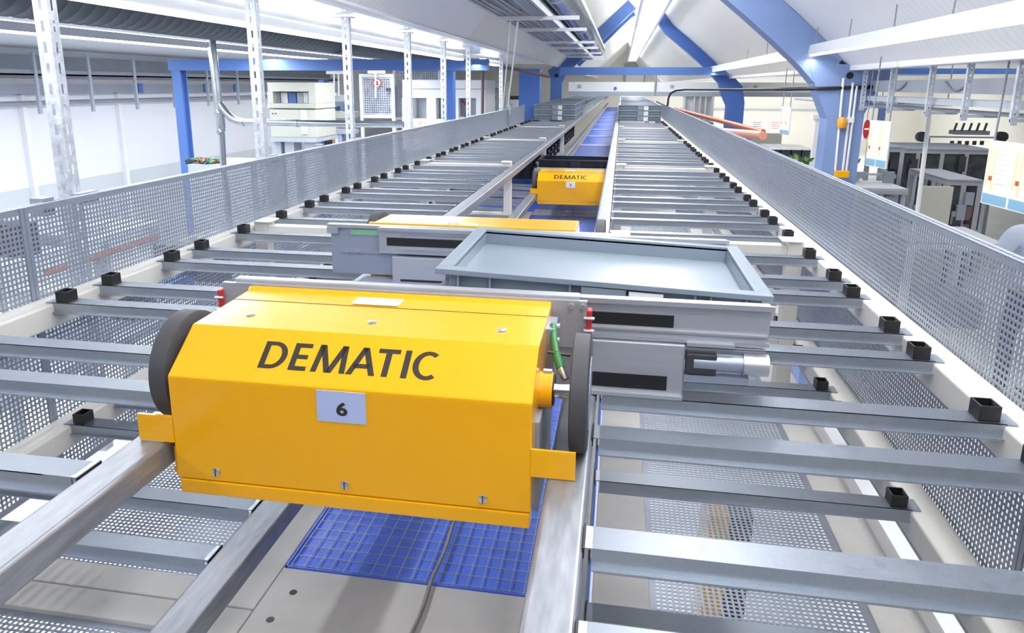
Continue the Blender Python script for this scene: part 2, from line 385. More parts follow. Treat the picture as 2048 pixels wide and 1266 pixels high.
lamp('strip_lamp', 'short bright strip lamp at the far end of the white ceiling slab', -1.57, 8.3, 9.4, 3.25, .09, .04, 'lamp')
lamp('strip_lamp', 'long strip lamp below the dark duct, nearer the left wall', -3.95, 3.0, 12.6, 3.335, .09, .06, 'lamp')
lamp('strip_lamp', 'warm strip lamp in the right hall behind the cable trunking', 3.1, 5.5, 16, 3.5, .09, .05, 'lampy')

# ------------------------------------------------------------------ ducts and trays overhead
def spiral(name, label, cat, p0, p1, r, m, rings=.09):
    p0, p1 = Vector(p0), Vector(p1); L = (p1 - p0).length; n = int(L / rings)
    pts, rr = [], []
    for i in range(n + 1):
        for dt, k in ((0, 1), (.012, 1.035), (.024, 1), (.05, .985)):
            q = p0 + (p1 - p0) * min(1, (i * rings + dt) / L); pts.append(q); rr.append(r * k)
    o = MB().tube(pts, rr, 28).build(name, m, smooth=60, at=(p0 + p1) / 2); return tag(o, label, cat)
spiral('ventilation_duct', 'silver spiral ventilation duct beside the overhead cable ladder', 'duct', (-.55, 3.5, 3.775), (-.55, 16.6, 3.775), .15, 'duct')
spiral('ventilation_duct', 'large dark spiral duct under the left hall ceiling', 'duct', (-3.2, 1.5, 3.60), (-3.2, 12.5, 3.60), .25, 'dductm', .11)
t = thing('cable_ladder', 'overhead cable ladder with white rungs carrying bundled cables', 'cable tray', (-.7, 8, 3.5))
for x in (-1.02, -.62):
    MB().box(x - .012, x + .012, 4.2, 16.5, 3.545, 3.60).build('side_rail', 'mgrey', t)
for y in (6.1, 7.35, 9.5, 10.9, 12.6, 14.2, 15.6):
    MB().box(-1.03, -.36, y - .02, y + .02, 3.515, 3.545).build('rung', 'white', t)
MB().box(-.74, -.64, 4.2, 16.4, 3.547, 3.6).build('dark_tray', 'grey', t)
for i in range(13):
    x = -.98 + i * .021; pts = []
    for k in range(40):
        y = 4.2 + k * .31; pts.append((x + .01 * math.sin(y * 1.7 + i), y, 3.553 + .006 * (i % 3) + .006 * math.sin(y * 2.3 + i * 2)))
    MB().tube(pts, .0065, 6).build('cable', ['mgrey', 'grey', 'alug'][i % 3], t, smooth=60)
pts = [aty(*q, 6.0) for q in ((968, -10), (985, 12), (1010, 24), (1040, 22), (1065, 6))]
tag(MB().tube([pts[0].lerp(pts[1], k / 3) for k in range(3)] + pts[1:], .009, 8).build('cable_loop', 'mgrey', smooth=60), 'slack grey cable loop drooping in front of the cable ladder', 'cable')
for i, (a, b, lb) in enumerate((((1030, 40), (1004, 222), 'pale'), ((1052, 30), (1013, 226), 'lower'))):
    pass
ya, yb = 6.05, 8.4
tag(MB().cyl((-.93, 6.2, 3.515), atx(1006, 216, -1.37), .006, 8).build('stay_wire', 'white', smooth=60), 'thin pale stay wire slanting down to the left fence, nearer the white cabinets', 'wire')
tag(MB().cyl((-.86, 6.15, 3.515), atx(1016, 214, -1.37), .008, 8).build('stay_wire', 'white', smooth=60), 'thicker pale stay wire slanting down to the left fence, nearer the aisle', 'wire')
# crossing blue beam and conveyor bridge
tag(MB().box(-1.0, 4.5, 12.1, 12.2, 3.17, 3.29).build('cross_beam', 'blue'), 'blue steel beam spanning the nave above the white conveyor bridge', 'beam')
t = thing('conveyor_bridge', 'white enclosed conveyor bridge crossing above the racking with hanger rods', 'conveyor', (1, 14, 2.83))
MB().box(-.98, 4.1, 13.9, 14.2, 2.90, 3.07).build('side_cover', 'white', t)
MB().box(-.98, 4.1, 13.86, 14.24, 2.82, 2.90).build('lower_rail', 'mgrey', t)
for x in (.60, 1.95):
    MB().cyl((x, 13.87, 2.83), (x, 13.87, 3.22), .02, 8).build('hanger_rod', 'alu', t)
for x in (-.78, .90, 2.35):
    MB().box(x - .035, x + .035, 13.893, 13.9, 2.96, 3.02).build('grey_sticker', 'mgrey', t)
MB().lathe((-.12, 13.89, 2.955), 'y', [(.03, 0), (.03, .01)], 18).build('blue_badge', 'blue', t)
letters('lettering', 'DEMATIC', (1.92, 13.893, 2.96), (1, 0, 0), (0, 0, 1), .3, .05, 'textl', t)
pts = [aty(x_, y_, Y_) for x_, y_, Y_ in ((1335, 212, 10.2), (1337, 196, 10.2), (1341, 187, 10.2), (1352, 181, 10.1), (1372, 179, 9.9), (1480, 179, 8.0), (1550, 178.5, 6.2), (1580, 178.3, 5.97), (1650, 177, 5.97), (1710, 175.5, 5.98), (1800, 171, 5.98))]
tag(MB().tube(pts, .014, 10).build('black_pipe', 'black', smooth=60), 'thin black pipe bending over the right fence and running to the blue column', 'pipe')
# portal frame, left hall
t = thing('portal_frame', 'blue steel portal frame standing behind the left fence', 'frame', (-4.8, 7.5, 0))
Yp = 8.0
a = aty(352, 150, Yp); b = aty(900, 140, Yp)
xl = a.x
MB().prism([(xl - .05, Yp), (xl + .05, Yp), (xl + .05, Yp + .012), (xl + .006, Yp + .012), (xl + .006, Yp + .13), (xl + .05, Yp + .13), (xl + .05, Yp + .142), (xl - .05, Yp + .142), (xl - .05, Yp + .13), (xl - .006, Yp + .13), (xl - .006, Yp + .012), (xl - .05, Yp + .012)], 'z', 0, 3.158).build('portal_leg', 'blue', t)
MB().box(xl - .09, -1.45, Yp - .004, Yp + .125, 3.16, 3.28).build('portal_beam', 'blue', t)
xr = aty(896, 200, Yp).x
MB().box(xr - .05, xr + .06, Yp, Yp + .12, 0, 3.16).build('portal_leg', 'blued', t)
x2 = aty(1060, 200, Yp + 3).x
tag(MB().box(x2 - .17, x2 + .14, Yp + 3, Yp + 3.25, 0, 3.24).build('steel_column', 'blued'), 'broad blue steel column just beyond the end of the left fence', 'column')
# ================================================================== RACKING
def rrect(x0, x1, z0, z1, r, n=4):
    out = []
    for cx_, cz, a0 in ((x1 - r, z1 - r, 0), (x0 + r, z1 - r, 90), (x0 + r, z0 + r, 180), (x1 - r, z0 + r, 270)):
        for k in range(n + 1):
            a = math.radians(a0 + 90 * k / n); out.append((cx_ + r * math.cos(a), cz + r * math.sin(a)))
    return out
def rail(label, x0, x1, z):
    o = MB().loop(rrect(x0, x1, z - .04, z, .006), rrect(x0 + .003, x1 - .003, z - .037, z - .003, .003), 'y', -.35, RACK_END).build('guide_rail', 'rail')
    return tag(o, label, 'rail')
rail('upper steel guide rail on the right of the aisle', -.073, -.020, ZU)
rail('upper steel guide rail on the left of the aisle', mx(-.020), mx(-.073), ZU)
rail('lower steel guide rail on the left, under the upper one', mx(-.020), mx(-.073) + .01, ZL)
rail('lower steel guide rail on the right, hidden under the upper one', -.083, -.020, ZL)
for sd, nm in ((1, 'right'), (-1, 'left')):
    for z, lv in ((ZU, 'upper'), (ZL, 'lower')):
        x0, x1 = (.585, .645) if sd > 0 else (mx(.645), mx(.585))
        tag(MB().loop(rrect(x0, x1, z - .06, z - .003, .006), rrect(x0 + .003, x1 - .003, z - .057, z - .006, .004), 'y', -.35, RACK_END).build('shelf_beam', 'cream'),
            f'cream {lv} beam along the outer edge of the {nm} bay', 'beam')
# support channels
def channel_proto():
    t = thing('support_channel', 'x', 'channel', (0, 0, 0), 'g')
    w2, h, tk = .0205, .024, .0018
    MB().prism([(-w2, -tk * 0), (w2, 0), (w2, -h + tk), (w2 + .007, -h + tk), (w2 + .007, -h), (w2 - tk, -h), (w2 - tk, -tk), (-w2 + tk, -tk), (-w2 + tk, -h), (-w2 - .007, -h), (-w2 - .007, -h + tk), (-w2, -h + tk)], 'x', -.300, .299).box(-.308, .314, -w2, w2, -tk, 0).build('channel', 'galv', t)
    t2 = MB().loop([(.26, -.017), (.290, -.017), (.290, .017), (.26, .017)], [(.263, -.014), (.287, -.014), (.287, .014), (.263, .014)], 'z', .0003, .025).box(.262, .288, -.015, .015, .0003, .002).box(.286, .2915, -.006, .006, .004, .022).build('end_stop', 'black', t, bevel=.0008)
    t2['label'] = 'black square end stop'
    MB().box(-.3105, -.3085, -.023, .023, -.012, .001).build('end_slot', 'black', t)
    return t
PRO = channel_proto()
XCH = .29                                  # middle of a right-hand channel
def slots(y0, b, s): return y0 + 2.182 * b + .41 * (s // 2) + .257 * (s % 2)
first = True
def put_channel(x, y, z, label, group, flip):
    global first
    o = PRO if first else dup(PRO, (0, 0, 0)); first = False
    o.location = (x, y, z); o['label'] = label; o['group'] = group
    if flip: o.rotation_euler = (0, 0, PI)
    return o
PROX = {}
def series(side, z, lv, ymin, ymax):
    y0 = 2.493 if side == 'right' else 2.522
    x = XCH if side == 'right' else mx(XCH)
    k = 0
    for b in range(-2, 5):
        for s_ in range(10):
            y = slots(y0, b, s_)
            if ymin < y < ymax:
                put_channel(x, y, z, f'galvanised {lv} channel of the {side} bay, {ordn(k)} counted from the near end', f'support channels of the {lv} {side} bay', side == 'left'); k += 1
series('right', ZU, 'upper', .5, 10.5)
series('left', ZU, 'upper', .6, 10.5)
series('right', ZL, 'lower', .6, 3.6)
series('left', ZL, 'lower', .8, 6.1)
# frames
def frame_proto():
    t = thing('shelf_frame', 'x', 'frame', (0, 0, 0), 'g')
    for nm, x0, x1 in (('outer_post', .535, .583), ('inner_post', -.016, .032)):
        MB().box(x0, x1, -.024, .024, ZD - ZU + .002, .016).build(nm, 'cream', t, bevel=.003)
    MB().box(.032, .535, -.02, .02, -.038, .004).build('cross_tube', 'cream', t, bevel=.003)
    MB().box(.032, .535, -.02, .02, ZL - ZU - .038, ZL - ZU - .0005).build('cross_tube', 'cream', t, bevel=.003)
    for x in (.545, .018):
        MB().box(x - .03, x + .03, -.036, .036, .0165, .022).build('head_plate', 'white', t, bevel=.002)
    return t
FP = frame_proto(); firstf = True
for side in ('right', 'left'):
    for k in range(4):
        y = 2.365 + 2.182 * k; loc = (0, y, ZU) if side == 'right' else (2 * XC, y, ZU)
        o = FP if firstf else dup(FP, loc); firstf = False
        o.location = loc; o['_base'] = (0, 0, 0)
        if side == 'left': o.rotation_euler = (0, 0, PI)
        o['label'] = f'cream upright frame with cross tubes in the {side} bay, {ordn(k)} from the near end'; o['group'] = f'upright frames of the {side} bay'
# outside fences
def fence_proto(x, outward):
    mb = MB(); L = 2.178
    mb.perf('x', 0, 0, L, ZD + .05 - ZU, .214)
    a, b = (0, .024) if outward > 0 else (-.024, 0)
    mb.perf('z', .2125, a, b, 0, L, edge=.004)
    mb.box(-.001, .003, -.001, .010, ZD + .05 - ZU, .214).box(-.001, .003, L - .010, L + .001, ZD + .05 - ZU, .214)
    return mb.build('perforated_fence_panel', 'perf', at=(0, 0, 0))
for side, x, sg, y0, n in (('right', .6475, 1, 1.13 - 2.182, 7), ('left', mx(.6475) - .002, -1, 1.42 - 2.182, 5)):
    pr = None
    for k in range(n):
        o = fence_proto(x, sg) if pr is None else pr.copy()
        if pr is None: pr = o
        else: COL.objects.link(o)
        o.location = (x, y0 + 2.182 * k, ZU)
        tag(o, f'perforated steel guard panel outside the {side} bay, {ordn(k)} from the near end', 'fence', f'guard panels outside the {side} bay')
tag(MB().box(mx(.6475) - .02, mx(.6475) + .01, 10.16, 10.19, ZD, ZU + .23).build('fence_end_post', 'grey'), 'dark post closing the far end of the left fence', 'post')
tag(MB().obox((-1.306, 8.7, 2.65), (.02, .03, .27), Matrix.Rotation(-.35, 3, 'X')).build('fence_brace', 'grey'), 'short dark brace leaning against the left fence near its far end', 'brace')
# strut posts above the left fence
def strut(mb, x, y, z0, z1, wdt=.04, d=.032, pitch=.05, slot=.026):
    t = .002
    def leg(face):
        def bx(a0, a1, z_0, z_1):
            if face == 'f': mb.box(x + a0, x + a1, y, y + t, z_0, z_1)
            else: mb.box(x + wdt - t, x + wdt, y + a0, y + a1, z_0, z_1)
        W = wdt if face == 'f' else d
        bx(0 if face == 'f' else t, W * .38, z0, z1); bx(W * .62, W, z0, z1)
        z = z0
        while z < z1 - .01:
            bx(W * .38, W * .62, z, min(z + pitch - slot, z1)); z += pitch
    leg('f'); leg('s'); mb.box(x, x + t, y + t, y + d, z0, z1)
    return mb
ys = (1.63, 2.68, 3.66, 4.76, 5.75, 6.72, 8.6)
for i, y in enumerate(ys):
    t = thing('strut_post', f'slotted zinc strut post on the left fence, {ordn(i)} from the near end', 'post', (-1.40, y, ZD), 'slotted strut posts along the left fence')
    strut(MB(), -1.418, y, ZD, 3.331).build('slotted_channel', 'post', t)
    MB().box(-1.46, -1.36, y - .01, y + .045, 3.331, 3.337).build('head_plate', 'post', t)
    MB().box(-1.372, -1.35, y - .012, y + .06, 2.70, 2.728).build('fence_clamp', 'alu' if i in (0,) else 'grey', t)
for i, y in enumerate((1.50, 3.17, 6.26)):
    tag(MB().box(-1.385, -1.349, y, y + .035, 2.69, 2.733).build('clamp', 'grey'), f'small dark clamp on the top edge of the left fence, {ordn(i)} from the near end', 'clamp', 'clamps on the left fence')
# deck
def deck(side, k, y0, y1, blue):
    f = (lambda x: x) if side == 'right' else mx
    def bx(mb, a, b, *r): mb.box(min(f(a), f(b)), max(f(a), f(b)), *r)
    t = thing('deck_panel', f'cream deck panel with perforated inset below the {side} bay, {ordn(k)} from the near end', 'deck', (f(.3), (y0 + y1) / 2, ZD), f'deck panels below the {side} bay')
    mb = MB()
    bx(mb, -.015, .10, y0, y1, ZD - .03, ZD); bx(mb, .525, .645, y0, y1, ZD - .03, ZD)
    bx(mb, .10, .525, y0, y0 + .07, ZD - .03, ZD); bx(mb, .10, .525, y1 - .07, y1, ZD - .03, ZD)
    mb.build('deck_plate', 'film' if blue else 'plate', t, bevel=.002)
    if blue:
        mb = MB(); bx(mb, .10, .525, y0 + .07, y1 - .07, ZD - .03, ZD - .006); mb.build('blue_sheet', 'film', t)
    else:
        mb = MB(); a, b = sorted((f(.10), f(.525))); mb.perf('z', ZD - .012, a, b, y0 + .07, y1 - .07, pitch=.0118, bar=.0046); mb.build('perforated_inset', 'perf', t)
    return t
for k in range(3): deck('right', k, 1.12 - 2.34 + 2.34 * k + .002, 1.12 + 2.34 * k - .002, False)
for k in range(5): deck('left', k, 1.12 - 2.34 + 2.34 * k + .002, 1.12 + 2.34 * k - .002, k >= 3)
# aisle: cross plates and gratings over blue trays
for k in range(15):
    y = 1.12 + 2.34 * k
    t = thing('cross_plate', f'cream cross plate in the aisle floor, {ordn(k)} from the near end', 'plate', (XC, y, ZD), 'cross plates in the aisle floor')
    MB().box(-.665, -.018, y - .15, y + .13, ZD - .03, ZD).build('plate', 'plate', t, bevel=.002)
    for (dx, dy) in ((-.28, -.02), (-.27, .06), (.28, -.02), (.27, .06)):
        MB().lathe((XC + dx, y + dy, ZD - .001), 'z', [(.008, 0), (.008, .0014)], 16).build('bolt_hole', 'dark', t)
    if k == 2: MB().box(XC - .09, XC + .09, y - .06, y + .03, ZD, ZD + .004).build('cover_plate', 'mgrey', t)
    t = thing('floor_grating', f'open steel grating over a blue tray in the aisle floor, {ordn(k)} from the near end', 'grating', (XC, y + 1.2, ZD), 'gratings in the aisle floor')
    y0, y1 = y + .135, y + 2.34 - .155
    mb = MB()
    if k < 5:
        for i in range(22): x = -.655 + i * .0296; mb.box(x - .0007, x + .0007, y0 + .003, y1 - .003, ZD - .005, ZD - .002)
        n = int((y1 - y0) / .033)
        for j in range(n): yy = y0 + .01 + j * .033; mb.box(-.655, -.03, yy - .0007, yy + .0007, ZD - .0045, ZD - .0025)
        mb.build('grating', 'grate', t)
    mb = MB().box(-.663, -.02, y0, y1, ZD - .012, ZD - .009).box(-.663, -.02, y0, y0 + .003, ZD - .009, ZD).box(-.663, -.02, y1 - .003, y1, ZD - .009, ZD).box(-.663, -.660, y0, y1, ZD - .009, ZD).box(-.023, -.02, y0, y1, ZD - .009, ZD)
    mb.build('blue_tray', 'film', t)
for side, x0, x1 in (('left', -.76, -.667), ):
    pass
pts = []
for k in range(240): pts.append((XC + .002 * math.sin(k), -.2 + k * .03, ZD + .0062))
tag(MB().tube(pts, .0042, 8).build('wire_rope', 'rope', smooth=60), 'twisted steel wire rope lying along the middle of the aisle floor', 'rope')
# ================================================================== TOTES
def tote_proto(m, h, name='storage_tote'):
    t = thing(name, 'x', 'tote', (0, 0, 0), 'g')
    a, b, tk = .297, .197, .003
    mb = MB()
    ins = .020
    def ring(ax, by, z0, z1, w_):
        mb.box(-ax, ax, -by, -by + w_, z0, z1).box(-ax, ax, by - w_, by, z0, z1).box(-ax, -ax + w_, -by + w_, by - w_, z0, z1).box(ax - w_, ax, -by + w_, by - w_, z0, z1)
    mb.box(-a + .012, a - .012, -b + .012, b - .012, 0, .006).box(-a + .022, a - .022, -b + .022, b - .022, h * .5, h * .56)
    ring(a - ins, b - ins, .006, h - .004, .004)
    ring(a + .003, b + .003, h - .010, h, .027)
    ring(a - .001, b - .001, h * .45, h * .45 + .005, .022)
    for x in (-a + .04, -a + .10, -.05, .03, .17, a - .10, a - .04):
        for y in (-1, 1): mb.box(x - .002, x + .002, y * (b - ins) - (.018 if y < 0 else 0), y * (b - ins) + (.018 if y > 0 else 0), .006, h - .01)
    for y in (-b + .06, 0, b - .06):
        for x in (-1, 1): mb.box(x * (a - ins) - (.018 if x < 0 else 0), x * (a - ins) + (.018 if x > 0 else 0), y - .002, y + .002, .006, h - .01)
    mb.box(-.03, .05, -b, -b + .012, .008, h - .012)
    mb.build('tote_body', m, t, bevel=.0012)
    lb = MB().box(.055, .115, -b - .001, -b + .004, .006, h - .014).build('label_card', 'paper', t); lb['label'] = 'white label card'
    mb = MB()
    for j in range(5): mb.box(.060, .11, -b - .0016, -b - .0009, .014 + j * .009, .0165 + j * .009)
    mb.build('printed_lines', 'textl', t)
    return t
TP = tote_proto('tote', .075); ft = True
for side, x in (('left', mx(.265)), ('right', .265)):
    for r_ in range(22):
        y = 10.82 + .41 * r_
        hs = (0, 1, 2)
        for lv in hs:
            if r_ > 0 and lv < 2 and side == 'right': continue
            if r_ > 5 and lv < 2: continue
            if y > 19: continue
            o = TP if ft else dup(TP, (0, 0, 0)); ft = False
            o.location = (x, y, ZU + .001 + lv * .0752)
            row = 'front' if r_ == 0 else ordn(r_)
            o['label'] = f'flat grey tote, {("bottom", "middle", "top")[lv]} of the {row} stack in the {side} bay'
            o['group'] = f'grey totes stacked in the {side} bay'
mb = None
# carrying rows hidden below the far stacks
for side, x in (('left', mx(.265)), ('right', .265)):
    tag(MB().box(x - .28, x + .28, 10.66 + (2.05 if side == 'left' else .0) + .41, 19.0, ZU + .001, ZU + .149).build('tote_row', 'tote'), f'grey lower totes under the far stacks of the {side} bay', 'totes', None, 'stuff')
    tag(MB().box(x - .28, x + .28, 19.4, 34, ZU + .001, ZU + .224).build('far_totes', 'tote'), f'grey totes in the farthest part of the {side} bay', 'totes', None, 'stuff')
# black totes of the lower left bay
BT = tote_proto('toteb', .205, 'black_tote')
for ch in list(BT.children):
    if ch.name.startswith('printed') or ch.name.startswith('label'): bpy.data.objects.remove(ch)
mb = MB()
for j, (wd, zz) in enumerate(((.05, .06), (.075, .048), (.06, .13), (.07, .118))): mb.box(.12 - wd / 2, .12 + wd / 2, -.1985, -.197, zz, zz + .006)
mb.box(-.25, -.19, -.1985, -.197, .03, .11); mb.build('white_print', 'paper', BT)
mb = MB()
for j, (wd, zz) in enumerate(((.05, .06), (.075, .048), (.06, .13), (.07, .118))): mb.box(.2965, .2985, -.02 - wd / 2, -.02 + wd / 2, zz, zz + .006)
mb.build('white_print', 'paper', BT)
fb = True
for r_ in range(14):
    if r_ in (8,): continue
    o = BT if fb else dup(BT, (0, 0, 0)); fb = False
    o.location = (mx(.338), 6.44 + .41 * r_, ZL + .001)
    o['label'] = f'black tote on the lower left shelf, {ordn(r_)} from the near end'; o['group'] = 'black totes on the lower left shelf'

# ================================================================== SHUTTLES
def shuttle(dy, dz, number, label, extended):
    X0, X1 = -.596, -.093
    base = (XC, 1.37 + dy, ZU + dz)
    t = thing('shuttle_vehicle', label, 'shuttle', base)
    def V(x, y, z): return (x, y + dy, z + dz)
    def B(mb, x0, x1, y0, y1, z0, z1): return mb.box(x0, x1, y0 + dy, y1 + dy, z0 + dz, z1 + dz)
    prof = [(.835, 2.458), (.835, 2.612), (.905, 2.664), (1.02, 2.667), (1.066, 2.669), (1.072, 2.674), (1.078, 2.674), (1.078, 2.46), (.86, 2.458)]
    hood = MB().prism([(y + dy, z + dz) for y, z in prof], 'x', X0, X1).build('front_hood', 'yellow', t, bevel=.0025)
    hd = t
    MB().prism([(y + dy, z + dz) for y, z in ((.834, 2.436), (.834, 2.457), (.86, 2.457), (.86, 2.436))], 'x', X0 + .004, X1 - .001).build('hood_skirt', 'yellow', t, bevel=.0015)
    B(MB(), X0 + .001, X1 - .001, 1.0195, 1.0205, 2.6668, 2.6676).build('hood_seam', 'ink', t)
    prof2 = [(2 * 1.37 - y, z) for y, z in prof]
    MB().prism([(y + dy, z + dz) for y, z in prof2], 'x', X0, X1).build('rear_hood', 'yellow', t, bevel=.0025)
    # lettering on the slope
    u = Vector((1, 0, 0)); v = Vector((0, .07, .052)).normalized()
    o_ = Vector(V(-.472, .835, 2.612)) + v * .023
    dematic('lettering', o_, u, v, .244, .043, 'ink', t)
    pl = B(MB(), -.380, -.312, .8335, .8355, 2.565, 2.609).build('number_plate', 'lilac' if number == '6' else 'paper', t)
    pl['label'] = 'pale number plate'
    letters('number', number, V(-.3525, .8333, 2.575), u, (0, 0, 1), .0155, .0195, 'ink' if number == '6' else 'blue', pl, .0004, .03)
    for x in (-.535, -.346, -.156):
        sc = MB().lathe(V(x, .8345, 2.4735), 'y', [(.0062, 0), (.0058, -.002), (.003, -.003)], 16).build('screw', 'bolt', t, smooth=40)
        B(MB(), x - .0006, x + .0006, .8308, .8318, 2.468, 2.479).build('screw_slot', 'ink', sc)
        MB().lathe(V(x + .005, .952, 2.6648), 'z', [(.0075, 0), (.007, .0025), (.0035, .0035)], 16).build('screw', 'bolt', t, smooth=40)
    B(MB(), -.40, -.325, 1.025, 1.06, 2.6685, 2.6695).build('info_sticker', 'paper', t)
    # bumpers and hooks
    B(MB(), -.648, X0 + .001, .834, .838, 2.5125, 2.552).build('bumper_plate', 'yellow', t)
    B(MB(), X1 - .001, -.037, .834, .838, 2.512, 2.550).build('bumper_plate', 'yellow', t)
    B(MB(), -.604, -.598, .845, .88, 2.455, 2.50).build('guide_hook', 'yellow', t)
    B(MB(), -.618, -.604, .86, .875, 2.452, 2.458).build('guide_hook', 'yellow', t)
    # wheels
    for yy in (.928, 1.812):
        for x0, x1, s_ in ((-.636, -.607, 1), (-.049, -.025, -1)):
            wh = MB().lathe(V(0, yy, 2.592), 'x', [(.076, x0), (.081, x0 + .002), (.081, x1 - .002), (.076, x1)], 48).build('wheel', 'rubber', t, smooth=30)
            MB().lathe(V(0, yy, 2.592), 'x', [(.05, x0 - .001), (.05, x1 + .001)], 32).build('wheel_hub', 'alug', wh, smooth=30)
            a, b = ((x1, X0), (X1, x0))[s_ < 0]
            MB().cyl(V(a, yy, 2.592), V(b, yy, 2.592), .0105, 20).build('axle', 'chrome', t, smooth=40)
        MB().cyl(V(X1 - .002, yy, 2.592), V(X1 + .018, yy, 2.592), .025, 28).build('axle_housing', 'yellow', t, smooth=40)
        MB().cyl(V(X1 + .017, yy, 2.592), V(X1 + .020, yy, 2.592), .021, 28).build('bearing', 'black', t, smooth=40)
        MB().cyl(V(X0 - .012, yy, 2.592), V(X0 + .002, yy, 2.592), .025, 28).build('axle_housing', 'yellow', t, smooth=40)
    # inner gear block seen at the open end
    B(MB(), X1 - .001, X1 + .006, .87, 1.05, 2.44, 2.57).build('end_plate', 'grey', t)
    B(MB(), X1 - .002, X1 + .012, 1.00, 1.06, 2.57, 2.655).build('bracket', 'alug', t)
    for z in (2.648, 2.626): MB().cyl(V(X1 + .012, 1.035, z), V(X1 + .017, 1.035, z), .005, 10).build('bolt', 'bolt', t)
    for z in (2.618,): MB().cyl(V(X1 + .004, .93, z), V(X1 + .016, .93, z), .004, 10).build('bolt', 'bolt', t)
    MB().tube([V(X1 + .008, 1.02, 2.655), V(X1 + .012, .99, 2.645), V(X1 + .018, .965, 2.632)], .005, 10).build('green_cable', 'green', t, smooth=60)
    MB().tube([V(X1 + .018, .965, 2.632), V(X1 + .026, .95, 2.616)], .0065, 10).build('connector', 'green', t, smooth=60)
    MB().tube([V(X1 + .026, .95, 2.616), V(X1 + .034, .94, 2.604)], .0055, 10).build('connector_tip', 'bolt', t, smooth=60)
    MB().tube([V(X1 + .006, .96, 2.635), V(-.055, .965, 2.63)], .002, 8).build('thin_cable', 'black', t)
    # load frame
    B(MB(), -.648, -.038, 1.0795, 1.088, 2.600, 2.676).build('front_side_plate', 'alu', t)
    B(MB(), -.63, -.05, 1.088, 1.108, 2.53, 2.682).build('front_profile', 'alu', t, bevel=.002)
    B(MB(), -.60, -.08, 1.10, 1.64, 2.52, 2.545).build('load_deck', 'alug', t)
    for x0, x1 in ((-.655, -.648), (-.038, -.030)):
        B(MB(), x0, x1, 1.072, 1.09, 2.62, 2.664).build('buffer', 'red', t, bevel=.0015)
        for z in (2.632, 2.652): MB().cyl(V(x0 - .004, 1.071, z), V(x1 + .004, 1.071, z), .0025, 8).build('bolt', 'bolt', t)
    for x in (-.062, -.045): MB().cyl(V(x, 1.0795, 2.668), V(x, 1.074, 2.668), .0045, 10).build('bolt', 'bolt', t)
    B(MB(), -.683, -.02, 1.636, 1.644, 2.55, 2.668).build('rear_side_plate', 'alug', t)
    B(MB(), -.69, -.0, 1.630, 1.650, 2.664, 2.672).build('top_flange', 'alu', t)
    B(MB(), -.632, -.545, 1.6335, 1.6365, 2.647, 2.661).build('green_strip', 'gstrip', t)
    B(MB(), -.690, -.662, 1.628, 1.637, 2.650, 2.664).build('corner_bracket', 'alu', t)
    B(MB(), -.66, -.545, 1.6325, 1.637, 2.602, 2.612).build('slide_strip', 'grey', t)
    for x in (-.64, -.612, -.56): MB().cyl(V(x, 1.633, 2.607), V(x, 1.629, 2.607), .003, 8).build('bolt', 'bolt', t)
    # telescopic arms
    xe = .242 if extended else -.05; xm = .116 if extended else -.06
    def arm(y0, y1, nm):
        B(MB(), -.52, xm, y0, y1, 2.516, 2.604).build(nm + '_middle_arm', 'alu', t, bevel=.002)
        B(MB(), -.50, xm - .025, y0 - .0012, y0 + .001, 2.526, 2.550).build('belt', 'black', t)
        B(MB(), -.50, xm, y0 - .007, y0 + .001, 2.513, 2.519).build('arm_flange', 'alu', t)
        for z in (2.597, 2.6): B(MB(), -.5, xe - .005, y0 + .004, y0 + .013, z + .001, z + .0025).build('arm_flange', 'alu', t)
        B(MB(), -.5, xe - .003, y0 + .0112, y0 + .0125, 2.653, 2.657).build('groove', 'grey', t)
        B(MB(), -.5, xe - .003, y0 + .006, y0 + .0125, 2.621, 2.624).build('arm_flange', 'alu', t)
        B(MB(), -.555, xe, y0 + .012, y1 + .012, 2.608, 2.672).build(nm + '_inner_arm', 'alu', t, bevel=.002)
        B(MB(), -.555, xe + .004, y0 + .006, y0 + .013, 2.664, 2.672).box(-.3, xe, y0 + .006 + dy, y0 + .013 + dy, 2.606 + dz, 2.612 + dz).build('arm_flange', 'alu', t)
        B(MB(), -.535 if nm == 'rear' else -.4, xe - .145, y0 + .0108, y0 + .0125, 2.628, 2.648).build('belt', 'black', t)
    arm(1.110, 1.124, 'front'); arm(1.604, 1.618, 'rear')
    if extended:
        MB().cyl(V(.13, 1.118, 2.576), V(.228, 1.118, 2.576), .014, 24).build('roller_motor', 'alug', t, smooth=40)
        MB().cyl(V(.205, 1.118, 2.576), V(.243, 1.118, 2.576), .0175, 24).build('roller_cap', 'alu', t, smooth=40)
        B(MB(), .118, .165, 1.106, 1.126, 2.558, 2.592).build('motor_block', 'dark', t, bevel=.002)
        B(MB(), .116, .215, 1.108, 1.128, 2.545, 2.556).build('finger_plate', 'alug', t)
        B(MB(), .118, .19, 1.108, 1.126, 2.604, 2.609).build('slide_strip', 'alu', t)
    # warning label on the rear hood
    B(MB(), -.425, -.33, 1.675, 1.705, 2.6705, 2.6715).build('warning_label', 'paper', t)
    MB().loop([(-.39 + .014 * math.cos(k * PI / 12), 1.69 + dy + .014 * math.sin(k * PI / 12)) for k in range(24)], [(-.39 + .011 * math.cos(k * PI / 12), 1.69 + dy + .011 * math.sin(k * PI / 12)) for k in range(24)], 'z', 2.6713 + dz, 2.672 + dz).build('red_ring', 'red', t)
    return t
shuttle(0, 0, '6', 'yellow shuttle vehicle number 6 in the foreground, arms reaching into the right bay', True)
shuttle(4.56, ZL - ZU, '5', 'yellow shuttle vehicle number 5 on the lower rails down the aisle', False)
